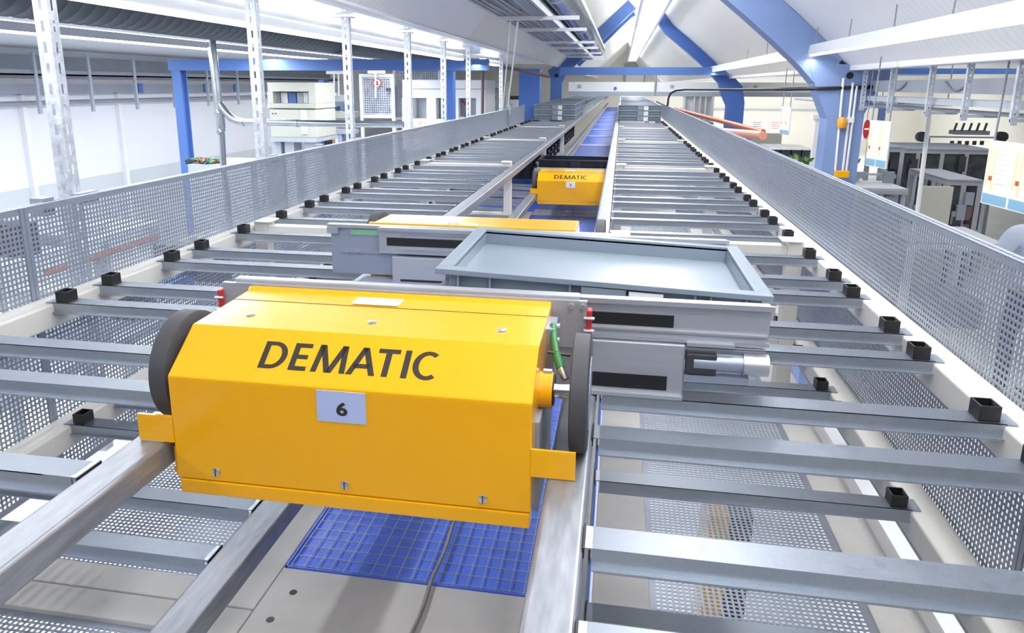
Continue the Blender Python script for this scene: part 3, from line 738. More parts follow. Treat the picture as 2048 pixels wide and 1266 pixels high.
# tote in hand-over
MT = dup(TP, (-.028, 1.415, 2.597), 'empty flat grey tote being slid from shuttle 6 into the right bay', 'tote in transfer')
MT.rotation_euler = (0, math.radians(2.1), 0); MT.scale = (.965, 1, 1)
o = dup(BT, (XC, 1.37 + 4.56, 2.55 + ZL - ZU), 'black tote riding on shuttle number 5', 'tote on the far shuttle')
o.scale = (.98, .95, .9)

# ================================================================== LEFT HALL
def bp(mb, x0, y0, x1, y1, Y, d):            # box whose front face sits at depth Y
    a = aty(x0, (y0 + y1) / 2, Y); b = aty(x1, (y0 + y1) / 2, Y); xm = (x0 + x1) / 2
    return mb.box(a.x, b.x, Y, Y + d, aty(xm, y1, Y).z, aty(xm, y0, Y).z)
def wz(py, px=170): return atx(px, py, -8.5).z
t = thing('wall_cable_tray', 'grey cable tray with brackets and bundled cables high on the left wall', 'cable tray', (-8.45, 11, wz(150)))
MB().box(-8.6, -8.55, 3, 21, wz(152), wz(116)).build('back_plate', 'mgrey', t)
MB().box(-8.6, -8.25, 3, 21, wz(153), wz(150)).build('tray_floor', 'grey', t)
MB().box(-8.28, -8.25, 3, 21, wz(153), wz(143)).build('tray_lip', 'grey', t)
for i in range(5):
    MB().tube([(-8.32 - .04 * i, 3 + k * .6, wz(147) + .02 * math.sin(k * 1.3 + i)) for k in range(30)], .018, 6).build('cable', ['grey', 'mgrey', 'dark'][i % 3], t, smooth=60)
for px in (40, 150, 242, 320, 390, 452): 
    y = atx(px, 150, -8.5).y; MB().box(-8.58, -8.2, y - .02, y + .02, wz(222), wz(216 - 104)).build('bracket', 'mgrey', t) if False else MB().box(-8.27, -8.23, y - .025, y + .025, wz(222), wz(112)).build('bracket', 'mgrey', t)
t = thing('wall_trunking', 'grey trunking with dark couplers running along the left wall below the cable tray', 'trunking', (-8.5, 11, wz(186)))
MB().box(-8.6, -8.42, 3, 21, wz(186), wz(168)).build('trunk', 'grey', t)
for px in (103, 280, 410, 470):
    y = atx(px, 177, -8.42).y; MB().box(-8.42, -8.40, y - .06, y + .06, wz(188), wz(166)).build('coupler', 'blued', t)
tag(MB().cyl((-8.45, 3, wz(203)), (-8.45, 21, wz(203)), .035, 10).build('wall_pipe', 'grey', smooth=60), 'thin grey pipe along the left wall under the trunking', 'pipe')
for i, (xa, lb) in enumerate(((-8.55, 'nearer'), (-8.56, 'farther'))):
    y = atx((50, 240)[i], 240, xa).y
    tag(MB().box(-8.6, -8.52, y - .04, y + .04, 0, wz(188) ).build('wall_conduit', 'white'), f'pale vertical conduit on the left wall, the {lb} of two', 'conduit')
# galvanised pipes
t = thing('dust_pipe', 'galvanised pipe dropping from the ceiling with a branch elbow to the side', 'pipe', (aty(445, 300, 6.5).x, 6.5, 0))
def pp(pts, Y, r, nm): MB().tube([aty(x, y, Y) for x, y in pts], r, 16).build(nm, 'duct', t, smooth=60)
pp([(417, 28), (427, 120), (436, 203)], 6.5, .04, 'pipe_upper')
pp([(436, 203), (440, 235), (443, 262)], 6.5, .042, 'pipe_tee')
a = aty(447, 330, 6.5); MB().tube([aty(443, 262, 6.5), a, (a.x + .05, 6.5, 0)], .03, 16).build('pipe_lower', 'duct', t, smooth=60)
pp([(437, 205), (452, 225), (463, 236), (474, 242), (486, 244)], 6.5, .036, 'branch_elbow')
pp([(486, 244), (600, 246), (700, 247.5), (807, 249)], 6.5, .031, 'branch_pipe')
for q in ((438, 224), (443, 262), (486, 244), (594, 246)):
    pp([(q[0] - 2, q[1] - (0 if q[0] > 480 else 3)), (q[0] + 2, q[1] + (0 if q[0] > 480 else 3))], 6.5, .047 if q[0] < 480 else .037, 'pipe_collar')
# cream machine cabinet
t = thing('machine_cabinet', 'cream machine cabinet with a wide viewing window behind the second post', 'cabinet', (aty(585, 290, 11).x, 11.4, 0))
Y = 11.0
mb = MB(); bp(mb, 535, 165, 630, 183, Y, .8); bp(mb, 535, 207, 632, 217, Y, .8); bp(mb, 535, 183, 546, 207, Y, .8); bp(mb, 617, 183, 631, 207, Y, .8); bp(mb, 546, 183, 617, 207, Y + .3, .4)
mb.build('cabinet_body', 'beige', t)
for i, (x0, x1, m) in enumerate(((546, 560, 'lilac'), (562, 575, 'white'), (577, 592, 'blue'), (594, 606, 'mgrey'), (607, 616, 'white'))): bp(MB(), x0, 185, x1, 206, Y + .2, .08).build('window_part', m, t)
bp(MB(), 540, 219, 634, 276, Y - .05, .8).build('lower_body', 'beige', t, bevel=.02)
bp(MB(), 602, 220, 613, 268, Y - .08, .05).build('door_strip', 'white', t)
for x in (544, 550): bp(MB(), x, 226, x + 2, 228, Y - .06, .02).build('knob', 'dark', t)
bp(MB(), 538, 216.5, 630, 218, Y - .06, .02).build('dark_gap', 'dark', t)
bp(MB(), 541, 276, 632, 284, Y - .1, .9).build('machine_bed', 'mgrey', t)
for x in (552, 578, 618): 
    a = aty(x, 284, Y); MB().box(a.x - .08, a.x + .08, Y, Y + .3, 0, a.z).build('machine_leg', 'mgrey', t)
# handling unit
t = thing('handling_gantry', 'gantry handling unit with hanging rods between the cabinet and the mesh guard', 'machine', (aty(660, 280, 12.45).x, 12.6, 0))
Y = 12.45
bp(MB(), 640, 160, 650, 292, Y + .3, .2).build('column', 'blued', t)
bp(MB(), 645, 166, 652, 222, Y, .1).build('dark_slide', 'dark', t)
bp(MB(), 652, 142, 690, 148, Y, .2).build('top_bar', 'white', t)
for x in (668, 677): MB().cyl(aty(x, 148, Y), aty(x + 1, 192, Y), .014, 8).build('rod', 'white', t, smooth=60)
bp(MB(), 658, 190, 694, 203, Y, .3).build('carriage', 'mgrey', t); bp(MB(), 664, 186, 672, 192, Y - .02, .1).build('gripper', 'white', t)
bp(MB(), 637, 213, 668, 222, Y - .05, .3).build('blue_box', 'blue', t); bp(MB(), 684, 210, 698, 223, Y - .05, .3).build('blue_box', 'blue', t)
bp(MB(), 640, 224, 700, 236, Y - .1, .5).build('conveyor_side', 'beige', t)
bp(MB(), 636, 170, 643, 184, Y - .02, .1).build('white_label', 'paper', t); bp(MB(), 634, 206, 640, 236, Y - .03, .1).build('white_strip', 'white', t)
bp(MB(), 640, 260, 706, 268, Y - .2, .3).build('lower_rail', 'mgrey', t)
for x in (646, 700): 
    a = aty(x, 268, Y); MB().box(a.x - .06, a.x + .06, Y - .1, Y + .1, 0, a.z).build('stand_leg', 'mgrey', t)
for i, (x0, y0, x1, y1, m) in enumerate(((636, 272, 648, 296, 'blued'), (650, 276, 664, 296, 'dark'), (660, 268, 668, 290, 'orangel'), (670, 270, 676, 292, 'paper'), (678, 268, 684, 290, 'lilac'), (690, 266, 706, 286, 'blue'))): bp(MB(), x0, y0, x1, y1, Y - .25 + .02 * i, .1).build('component', m, t)
# mesh guards
def meshguard(label, x0, y0, x1, y1, Y, sign=False):
    a = aty(x0, (y0 + y1) / 2, Y); b = aty(x1, (y0 + y1) / 2, Y); z0 = aty((x0 + x1) / 2, y1, Y).z; z1 = aty((x0 + x1) / 2, y0, Y).z
    t = thing('mesh_guard', label, 'guard', ((a.x + b.x) / 2, Y, 0))
    MB().box(a.x, a.x + .05, Y - .02, Y + .03, 0, z1).box(b.x - .05, b.x, Y - .02, Y + .03, 0, z1).box(a.x + .05, b.x - .05, Y - .02, Y + .03, z1 - .05, z1).box(a.x + .05, b.x - .05, Y - .02, Y + .03, z0, z0 + .05).build('guard_frame', 'white', t)
    mb = MB(); mb.perf('y', Y, a.x + .05, b.x - .05, z0 + .05, z1 - .05, t=.004, pitch=.04, bar=.016); mb.build('wire_mesh', 'mesh', t)
    MB().box(a.x + .05, b.x - .05, Y + .3, Y + .35, z0, z1 - .2).build('rear_panel', 'grey', t)
    return t
t = meshguard('lower mesh guard panel carrying a round no-touching sign', 720, 148, 789, 236, 12.5)
p = aty(754, 166, 12.4)
MB().lathe(p, 'y', [(.075, 0), (.075, .004)], 28).build('sign_disc', 'paper', t)
MB().loop([(p.x + .078 * math.cos(k * PI / 12), p.z + .078 * math.sin(k * PI / 12)) for k in range(24)], [(p.x + .062 * math.cos(k * PI / 12), p.z + .062 * math.sin(k * PI / 12)) for k in range(24)], 'y', p.y - .004, p.y).build('red_ring', 'red', t)
MB().obox((p.x, p.y - .003, p.z), (.13, .004, .012), Matrix.Rotation(math.radians(45), 3, 'Y')).build('red_bar', 'red', t)
MB().box(p.x - .02, p.x + .015, p.y - .002, p.y, p.z - .04, p.z + .035).build('black_hand', 'ink', t)
MB().cyl(aty(751, 145, 12.3), aty(751, 196, 12.3), .016, 8).build('hanging_rod', 'white', t, smooth=60)
bp(MB(), 772, 176, 780, 182, 12.38, .05).build('dark_switch', 'dark', t)
bp(MB(), 735, 141, 767, 147, 12.3, .1).build('lamp_bar', 'white', t)
meshguard('tall mesh guard rising behind the blue portal beam beside the white machine', 786, 92, 882, 240, 13.4)
# white machine
Y = 12.0
t = thing('white_machine', 'large white machine housing with square openings behind the left fence', 'machine', (aty(895, 250, Y).x, Y + .6, 0))
mb = MB(); bp(mb, 805, 160, 970, 178, Y, 1.0); bp(mb, 805, 178, 970, 196, Y + .003, 1.0); bp(mb, 805, 196, 826, 290, Y + .002, 1.0); bp(mb, 853, 196, 872, 240, Y + .002, .98); bp(mb, 905, 196, 917, 240, Y + .002, .98); bp(mb, 952, 196, 970, 250, Y + .002, 1.0); bp(mb, 805, 238, 970, 300, Y - .002, 1.0)
mb.build('housing', 'white', t)
bp(MB(), 826, 196, 853, 239, Y + .25, .1).build('opening_back', 'mgrey', t); bp(MB(), 872, 196, 905, 239, Y + .25, .1).build('opening_back', 'mgrey', t); bp(MB(), 917, 196, 952, 239, Y + .25, .1).build('opening_back', 'mgrey', t)
bp(MB(), 878, 200, 890, 236, Y + .2, .05).build('inner_part', 'grey', t); bp(MB(), 918, 198, 930, 236, Y + .15, .05).build('inner_part', 'grey', t)
bp(MB(), 824, 177.4, 970, 178.6, Y - .006, .01).build('panel_joint', 'grey', t)
MB().tube([aty(x, y, Y + .12) for x, y in ((921, 200), (926, 204), (932, 210), (938, 207))], .012, 6).build('red_hose', 'red', t)
p = aty(841, 245, Y - .01); MB().loop([(p.x + .03 * math.cos(k * PI / 10), p.z + .03 * math.sin(k * PI / 10)) for k in range(20)], [(p.x + .022 * math.cos(k * PI / 10), p.z + .022 * math.sin(k * PI / 10)) for k in range(20)], 'y', p.y - .004, p.y).build('red_ring_mark', 'orangel', t)
a = aty(895, 300, Y); MB().box(a.x - .7, a.x + .7, Y + .1, Y + .9, 0, aty(895, 298, Y).z).build('machine_base', 'mgrey', t)
Y = 13.1
t = thing('control_cabinet', 'beige control cabinet with vents to the right of the white machine', 'cabinet', (aty(1008, 220, Y).x, Y + .3, 0))
a, b = aty(972, 200, Y), aty(1012, 200, Y); MB().box(a.x, b.x, Y, Y + .5, 0, aty(990, 163, Y).z).build('cabinet_body', 'beige', t)
bp(MB(), 986, 164, 1000, 176, Y - .01, .02).build('white_sheet', 'paper', t); bp(MB(), 971, 193, 992, 200, Y - .02, .03).build('vent_slot', 'grey', t); bp(MB(), 972, 176.5, 995, 178, Y - .02, .03).build('panel_joint', 'grey', t)
Y = 13.7
t = thing('low_cabinet', 'low white cabinet marked with lettering behind the end of the left fence', 'cabinet', (aty(1030, 215, Y).x, Y + .3, 0))
a, b = aty(1000, 200, Y), aty(1046, 200, Y); MB().box(a.x, b.x, Y, Y + .4, 0, aty(1020, 199, Y).z).build('cabinet_body', 'white', t); MB().box(a.x, b.x, Y, Y + .4, aty(1020, 198.6, Y).z, aty(1020, 192, Y).z).build('dark_top', 'dark', t)
letters('lettering', 'ATIC', aty(1012, 213, Y - .003), (1, 0, 0), (0, 0, 1), .13, .045, 'grey', t)
t = thing('brown_pipe', 'brown pipe frame standing behind the left fence and bending right under the slab', 'pipe', (aty(965, 230, 10).x, 10, 0))
a = aty(965, 226, 10); MB().tube([(a.x, 10, 0), aty(965, 226, 10), aty(966, 140, 10), aty(968, 132, 10), aty(976, 130, 10), aty(1040, 140, 10.2), aty(1098, 153, 10.4)], .022, 10).build('pipe_run', 'brown', t, smooth=60)
t = thing('cable_box', 'pale grey box with tangled cables on top near the blue portal leg', 'box', (aty(420, 335, 7.5).x, 7.5, 0))
a, b = aty(376, 335, 7.2), aty(500, 335, 7.2); MB().box(a.x, b.x, 7.2, 8.2 - .21, 0, aty(430, 330, 7.2).z).build('box_body', 'mgrey', t)
for i, m in enumerate(('dark', 'green', 'orange', 'dark', 'grey', 'orange', 'green')):
    c = aty(388 + i * 7, 328, 7.3 + .02 * (i % 3)); r = .07
    MB().tube([c + Vector((r * math.cos(k * .7 + i) * (1.3 if i % 2 else .8), .08 * math.sin(k * .9), .035 + .03 * math.sin(k * 1.3 + i))) for k in range(14)], .009, 6).build('cable', m, t, smooth=60)
# ================================================================== RIGHT HALL
t = thing('cable_trunking', 'grey cable trunking on slotted hangers to the right of the nave', 'trunking', (1.95, 5, 2.9))
MB().box(1.85, 1.9, 2.0, 7.2, 2.965, 3.045).build('upper_trunk', 'mgrey', t); MB().box(1.8, 1.92, 2.0, 7.0, 2.90, 2.935).build('lower_trunk', 'mgrey', t)
for x, z in ((1.86, 2.87), (1.93, 2.865)): MB().cyl((x, 2.4, z), (x, 8.5, z), .011, 8).build('tray_pipe', 'mgrey', t, smooth=60)
for y in (2.6, 3.27, 3.72, 4.22, 4.69, 5.33, 5.9):
    strut(MB(), 1.755, y, 2.83, 3.12, .03, .02, .03, .016).build('slotted_hanger', 'post', t)
    MB().box(1.755, 1.93, y + .003, y + .013, 2.845, 2.86).build('hanger_arm', 'post', t)
for i in range(5):
    y = 2.6 + i * .9; MB().tube([(1.845, y + k * .05, 3.03 - .05 * math.sin(k / 6 * PI)) for k in range(7)], .006, 6).build('loose_cable', 'grey', t)
t = thing('hall_beam', 'dark blue beam crossing the right hall behind the cable trunking', 'beam', (5, 12.2, 3.3)); bp(MB(), 1770, 137, 2300, 148, 9, .12).build('beam', 'blued', t)
for i, px in enumerate((1740, 1872, 1898, 1940)): pass
def board(label, q, Y0, Y1, panels=2, blue_h=.17):
    # hanging double board: q = top-left, bottom-left px at depth Y0; top-right, bottom-right px at Y1
    A, B_ = aty(*q[0], Y0), aty(*q[1], Y0); Cc, D = aty(*q[2], Y1), aty(*q[3], Y1)
    zt, zb = A.z, B_.z
    t = thing('hanging_board', label, 'sign', ((A.x + Cc.x) / 2, (Y0 + Y1) / 2, zb))
    u = Vector((Cc.x - A.x, Y1 - Y0, 0)); L = u.length; u.normalize(); n = Vector((u.y, -u.x, 0)); 
    if n.y > 0: n = -n
    o = Vector((A.x, Y0, 0)); R3 = Matrix((u, -n, Vector((0, 0, 1)))).transposed()
    def ob(s0, s1, z0, z1, d0, d1): return MB().obox(o + u * ((s0 + s1) / 2) + n * ((d0 + d1) / 2) + Vector((0, 0, (z0 + z1) / 2)), (s1 - s0, d1 - d0, z1 - z0), R3)
    ob(0, L, zb, zt, -.01, 0).build('board_frame', 'white', t)
    H = zt - zb; pw = L / panels; rs = random.Random(3)
    for k in range(panels):
        a = k * pw + L * .02; b = (k + 1) * pw - L * .02
        ob(a, b, zb + H * .02, zt - H * .03, 0, .001).build('sheet', 'paper', t)
        ob(a, b, zb + H * .02, zb + H * blue_h, .001, .002).build('blue_footer', 'sblue', t)
        ob(a, a + (b - a) * .12, zb + H * .3, zt - H * .12, .001, .002).build('side_band', 'sblue' if panels == 2 and L > .5 else 'ochre', t)
        ob(a + (b - a) * .22, a + (b - a) * .34, zb + H * .22, zt - H * .1, .001, .002).build('ochre_band', 'ochre', t)
        mb = None
        for j in range(8):
            z = zt - H * (.12 + .075 * j); l = (b - a) * rs.uniform(.25, .5)
            ob(a + (b - a) * .42, a + (b - a) * .42 + l, z - H * .010, z, .001, .002).build('text_line', 'textl', t)
        ob(a + (b - a) * .15, a + (b - a) * .28, zb + H * .38, zb + H * .45, .002, .003).build('small_picture', 'orange', t)
    for s_ in (.08, .92):
        p = o + u * (L * s_); MB().cyl((p.x, p.y, zt), (p.x + .02, p.y, 3.745), .005, 6).build('hanging_chain', 'grey', t)
    return t
board('hanging double notice board beside the pale blue column', ((1741, 240), (1728, 331), (1782, 247), (1770, 340)), 5.2, 5.0)
board('large hanging double notice board at the right edge', ((1981, 280), (1954, 405), (2095, 296), (2075, 440)), 3.9, 3.5)
board('small pale hanging board over the orange tubes', ((1564, 213), (1561, 268), (1582, 215), (1575, 271)), 8, 7.8)
t = thing('no_entry_sign', 'red and white no-entry sign partly behind the hanging board', 'sign', tuple(aty(1733, 280, 5.6)))
bp(MB(), 1726, 238, 1742, 280, 5.6, .006).build('sign_plate', 'paper', t)
p = aty(1733, 258, 5.59); MB().prism([(p.x + .022 * math.cos(k * PI / 14), p.z + .066 * math.sin(k * PI / 14)) for k in range(28)], 'y', 5.588, 5.592).build('red_disc', 'red', t); MB().box(p.x - .014, p.x + .014, 5.584, 5.588, p.z - .006, p.z + .006).build('white_bar', 'paper', t)
MB().cyl((p.x, 5.6, aty(1733, 238, 5.6).z), (p.x, 5.6, 3.745), .003, 6).build('hanging_wire', 'grey', t)
t = thing('blue_panel', 'small plain blue panel hanging behind the notice board', 'sign', tuple(aty(1766, 243, 6.4))); bp(MB(), 1756, 214, 1771, 246, 6.4, .01).build('panel', 'lblue', t); a = aty(1763, 214, 6.4); MB().cyl(a + Vector((0, .005, 0)), (a.x, 6.405, 3.745), .003, 6).build('hanging_wire', 'grey', t)
t = thing('bent_pole', 'white pole bending over at the top in the right hall', 'pole', (aty(1832, 400, 6).x, 6, 0))
a = aty(1834, 428, 6); MB().tube([(a.x - .12, 6, 0), tuple(a), tuple(aty(1858, 238, 6))], .016, 12).build('pole', 'white', t, smooth=60); MB().tube([aty(*q, 6) for q in ((1858, 238), (1861, 222), (1866, 212), (1874, 207), (1884, 205), (1906, 206))], .013, 12).build('bent_top', 'white', t, smooth=60)
# orange tubes
for i, (a, b, r, m, lb) in enumerate(((((1350, 218)), (1526, 264), .03, 'orange', 'thin rust-coloured tube slanting down towards the right, upper one of the pair'), ((1440, 263), (1526, 271), .045, 'orangel', 'thick salmon tube lying under the thin rust-coloured tube'))):
    p, q = aty(*a, 13 if i == 0 else 9.3), aty(*b, 8.2 if i == 0 else 7.8)
    tag(MB().cyl(p, q, r, 14).build('slanting_tube', m, smooth=60), lb, 'tube')
t = thing('tube_support', 'thin grey stand carrying the slanting tubes', 'stand', tuple(Vector((aty(1500, 270, 8.3).x, 8.4, 0)))); q = aty(1500, 266, 8.3); MB().box(q.x - .02, q.x + .02, 8.38, 8.42, 0, q.z - .05).build('stand_post', 'grey', t)
# far white frame with hanging lights
t = thing('glazed_stand', 'white open frame with glowing panes far down the hall beside the right fence', 'machine', (aty(1395, 240, 15).x, 15, 0))
mb = MB(); bp(mb, 1366, 192, 1370, 250, 15, .2); bp(mb, 1422, 192, 1427, 250, 15, .2); bp(mb, 1366, 188, 1427, 193, 14.99, .22)
for x in (1386, 1398, 1409): bp(mb, x, 193, x + 3, 245, 15, .1)
mb.build('frame', 'white', t); bp(MB(), 1370, 193, 1422, 245, 15.1, .02).build('pane', 'paper', t); a = aty(1396, 245, 15); MB().box(a.x - .3, a.x + .3, 15, 15.3, 0, a.z).build('base', 'mgrey', t)
# wall fan, notices, doorway on the end wall
t = thing('wall_fan', 'round black wall fan high on the end wall', 'fan', tuple(aty(1327, 110, 37.9)))
p = aty(1327, 110, 37.8); MB().loop([(p.x + .29 * math.cos(k * PI / 16), p.z + .29 * math.sin(k * PI / 16)) for k in range(32)], [(p.x + .25 * math.cos(k * PI / 16), p.z + .25 * math.sin(k * PI / 16)) for k in range(32)], 'y', 37.75, 37.9).build('fan_ring', 'dark', t)
for k in range(5): MB().obox(p + Vector((.12 * math.cos(k * 1.2566), 0, .12 * math.sin(k * 1.2566))), (.2, .02, .12), Matrix.Rotation(-k * 1.2566, 3, 'Y')).build('fan_blade', 'dark', t)
MB().lathe(p - Vector((0, .03, 0)), 'y', [(.06, 0), (.06, .06)], 16).build('fan_hub', 'mgrey', t); MB().box(p.x - .38, p.x - .28, 37.8, 38, p.z - .38, p.z - .17).build('fan_arm', 'dark', t)
bp(MB(), 1305, 92, 1345, 126, 37.96, .03).build('fan_backplate', 'white', t)
mb = MB(); bp(mb, 1249, 130, 1252, 165, 37.9, .08); bp(mb, 1288, 130, 1291, 165, 37.9, .08); bp(mb, 1249, 128, 1330, 131, 37.9, .08); tag(mb.build('pipe_frame', 'mgrey'), 'grey pipe frame on the end wall below the fan', 'frame')
bp(mb := MB(), 1252, 134, 1288, 163, 37.92, .06); tag(mb.build('wall_board', 'paper'), 'pale board inside the pipe frame on the end wall', 'board')
for i, (x0, y0, x1, y1, lb) in enumerate(((1503, 240, 1527, 262, 'notice with dark text lines on the end wall, left of the pair'), (1540, 240, 1563, 276, 'notice with a red triangle on the end wall, right of the pair'))):
    t = thing('wall_notice', lb, 'notice', tuple(aty((x0 + x1) / 2, y1, 37.95))); bp(MB(), x0, y0, x1, y1, 37.95, .03).build('sheet', 'paper', t)
    for j in range(4): bp(MB(), x0 + 3, y0 + 4 + j * 4, x1 - 4 - 2 * (j % 2), y0 + 5.5 + j * 4, 37.94, .01).build('text_line', 'grey' if i == 0 else 'orangel', t)
mbx = MB(); bp(mbx, 1360, 150, 1640, 153, 37.7, .06); bp(mbx, 1360, 217, 1700, 219.5, 37.7, .06); tag(mbx.build('wall_pipes', 'mgrey'), 'grey pipes running across the end wall behind the blue columns', 'pipe')
# storage racks with white bins and plants
t = thing('bin_rack', 'low rack of dark crates with white lids beyond the right fence', 'rack', (aty(1590, 320, 12).x, 12.3, 0))
a, b = aty(1535, 300, 12), aty(1625, 300, 12); zt = aty(1580, 301, 12).z
MB().box(a.x, b.x, 12, 13.2, 0, zt - .12).build('rack_base', 'beige', t); MB().box(a.x - .1, b.x - .2, 13.3, 13.4, 0, zt + .18).build('rack_back', 'beige', t)
for i in range(4):
    for j in range(2):
        x = a.x + .12 + i * (b.x - a.x) / 4.2; c = MB().box(x - .07, x + .07, 12.02 + j * .5, 12.4 + j * .5, zt - .12, zt + .01).build('crate', 'dark', t); MB().box(x - .075, x + .075, 12.0 + j * .5, 12.42 + j * .5, zt + .01, zt + .03).build('white_lid', 'paper', c)
for i, (x0, y0, x1, y1) in enumerate(((1519, 279, 1538, 290), (1540, 277, 1558, 288))):
    mbx = MB(); bp(mbx, x0, y0, x1, y1, 13.5, .3); a = aty((x0 + x1) / 2, y1, 13.5); mbx.box(a.x - .05, a.x + .05, 13.6, 13.7, 0, a.z); tag(mbx.build('grey_machine_head', 'grey'), ('grey boxy machine head on a stand behind the bin rack, nearer the tubes', 'grey boxy machine head on a stand behind the bin rack, nearer the post')[i], 'machine')
t = thing('white_post_pair', 'pair of white posts standing left of the pale blue column', 'post', (aty(1640, 300, 8).x, 8, 0))
for x0, x1 in ((1629, 1638), (1641, 1650)):
    a, b = aty(x0, 260, 8), aty(x1, 260, 8); MB().box(a.x, b.x, 8, 8.06, 0, aty(x0, 236, 8).z).build('white_post', 'white', t)
bp(MB(), 1626, 230, 1656, 238, 7.98, .12).build('post_head', 'white', t)
for i, (px, py, Y, lb) in enumerate(((1612, 333, 9.2, 'leafy green plant left of the white posts'), (1644, 345, 7.3, 'smaller dark green plant at the foot of the pale blue column'))):
    c = aty(px, py, Y); t = thing('potted_plant', lb, 'plant', (c.x, Y, 0)); MB().lathe((c.x, Y, 0), 'z', [(.12, 0), (.16, c.z - .2 - i * .02)], 16).build('plant_tub', 'grey', t)
    mb = MB(); rs = random.Random(i)
    for k in range(130):
        d = Vector((rs.gauss(0, .11), rs.gauss(0, .11), rs.uniform(-.15, .1))); e = Vector((rs.gauss(0, 1), rs.gauss(0, 1), rs.uniform(0, 1.2))).normalized() * .09; f = e.cross(Vector((rs.gauss(0, 1), rs.gauss(0, 1), 1))).normalized() * .018
        q = c + d; v = [mb.bm.verts.new(w_) for w_ in (q, q + e * .5 + f, q + e, q + e * .5 - f)]; mb.bm.faces.new(v)
    mb.build('foliage', 'leaf', t)
# enclosed machine cells
def cell(label, x0, y0, x1, yb, Y, d, n):
    a, b = aty(x0, y0, Y), aty(x1, y0, Y); zt = aty((x0 + x1) / 2, y0, Y).z
    t = thing('machine_cell', label, 'machine', ((a.x + b.x) / 2, Y + d / 2, 0))
    mb = MB()
    for k in range(n + 1):
        x = a.x + (b.x - a.x) * k / n; mb.box(x - .03, x + .03, Y - .003, Y + .063, 0, zt - .002).box(x - .03, x + .03, Y + d - .003, Y + d + .063, 0, zt - .002)
    for y in (Y, Y + d): mb.box(a.x, b.x, y, y + .06, zt - .06, zt - .0035).box(a.x, b.x, y, y + .06, .72, .78).box(a.x, b.x, y, y + .06, 0, .06)
    for x in (a.x, b.x): mb.box(x - .028, x + .028, Y + .064, Y + d - .004, zt - .058, zt - .003).box(x - .028, x + .028, Y + .064, Y + d - .004, .722, .778)
    mb.build('cell_frame', 'alu', t)
    for k in range(n):
        xa = a.x + (b.x - a.x) * k / n + .03; xb = a.x + (b.x - a.x) * (k + 1) / n - .03
        MB().box(xa, xb, Y + .02, Y + .03, .78, zt - .06).build('smoked_pane', 'glass', t); MB().box(xa, xb, Y + .02, Y + .03, .06, .72).build('lower_panel', 'dark', t)
    MB().box(a.x - .02, b.x + .02, Y - .02, Y + d + .08, zt, zt + .02).build('cell_roof', 'grey', t)
    rs = random.Random(int(x0))
    for k in range(14):
        x = rs.uniform(a.x + .1, b.x - .1); z = rs.uniform(.8, zt - .3); MB().box(x - .05, x + .05, Y - .03 - .002 * k, Y + .0, z, z + rs.uniform(.05, .25)).build('fitting', rs.choice(['grey', 'grey', 'dark', 'brown']), t)
    return t
cell('long dark-windowed machine cell in the middle of the right hall', 1790, 300, 1985, 372, 12.5, 1.2, 4)
cell('nearer machine cell with dark panes below the large notice board', 1897, 362, 1962, 460, 10.2, 1.2, 2)
cell('narrow machine cell right of the first notice board', 1776, 296, 1806, 372, 11.6, .8, 1)
t = thing('tube_bank', 'row of slanting black tubes on a rail above the machine cells', 'machine', (aty(1900, 268, 14.3).x, 14.3, 0))
for k in range(5): MB().cyl(aty(1908 + k * 15, 262, 14.2), aty(1914 + k * 15, 246, 14.2), .02, 8).build('black_tube', 'dark', t); bp(MB(), 1902 + k * 15, 282, 1908 + k * 15, 290, 14.2, .05).build('black_foot', 'dark', t)
mb = MB()
bp(mb, 1912, 262, 1980, 270, 14.25, .3); bp(mb, 1840, 273, 2012, 276, 14.2, .05); mb.build('tube_rail', 'grey', t)
for x in (1846, 2006): MB().lathe(aty(x, 274, 14.15), 'y', [(.09, 0), (.09, .12)], 16).build('rail_end', 'dark', t)
for x in (1856, 1996): q = aty(x, 276, 14.25); MB().box(q.x - .03, q.x + .03, 14.22, 14.3, 0, q.z).build('rail_leg', 'grey', t)
t = thing('partition', 'plain cream partition panel behind the white pole', 'partition', (aty(1868, 450, 9.6).x, 9.6, 0)); a, b = aty(1838, 400, 9.6), aty(1904, 400, 9.6); MB().box(a.x, b.x, 9.6, 9.64, 0, aty(1868, 373, 9.6).z).build('panel', 'beige', t)
t = thing('control_desk', 'grey sloping control desk with dark monitors behind the right fence', 'desk', (aty(1770, 380, 8.4).x, 8.6, 0))
zt = aty(1770, 377, 8.4).z; a, b = aty(1716, 377, 8.4), aty(1817, 377, 8.4)
MB().box(a.x, b.x, 8.4, 9.1, zt - .04, zt).build('desk_top', 'mgrey', t); MB().box(a.x, b.x, 8.38, 8.42, zt - .06, zt - .02).build('desk_edge', 'alu', t)
for x in (a.x + .03, (a.x + b.x) / 2, b.x - .03): MB().box(x - .02, x + .02, 8.42, 8.46, 0, zt - .04).build('desk_leg', 'alu', t)
MB().box(a.x + .05, b.x - .05, 8.5, 9.0, .2, zt - .1).build('desk_body', 'mgrey', t)
for x0, y0, x1, y1 in ((1701, 344, 1733, 357), (1768, 344, 1789, 366)):
    m_ = bp(MB(), x0, y0, x1, y1, 8.9, .05).build('monitor', 'grey', t); q = aty((x0 + x1) / 2, y1, 8.9); MB().cyl((q.x, 8.93, zt), (q.x, 8.93, q.z + .02), .02, 8).build('monitor_stem', 'alu', m_)
bp(MB(), 1733, 347, 1768, 351, 8.93, .03).build('monitor_arm', 'mgrey', t)
t = thing('workbench', 'grey-topped workbench beside the person in pale blue', 'table', (aty(1950, 470, 8.6).x, 9, 0))
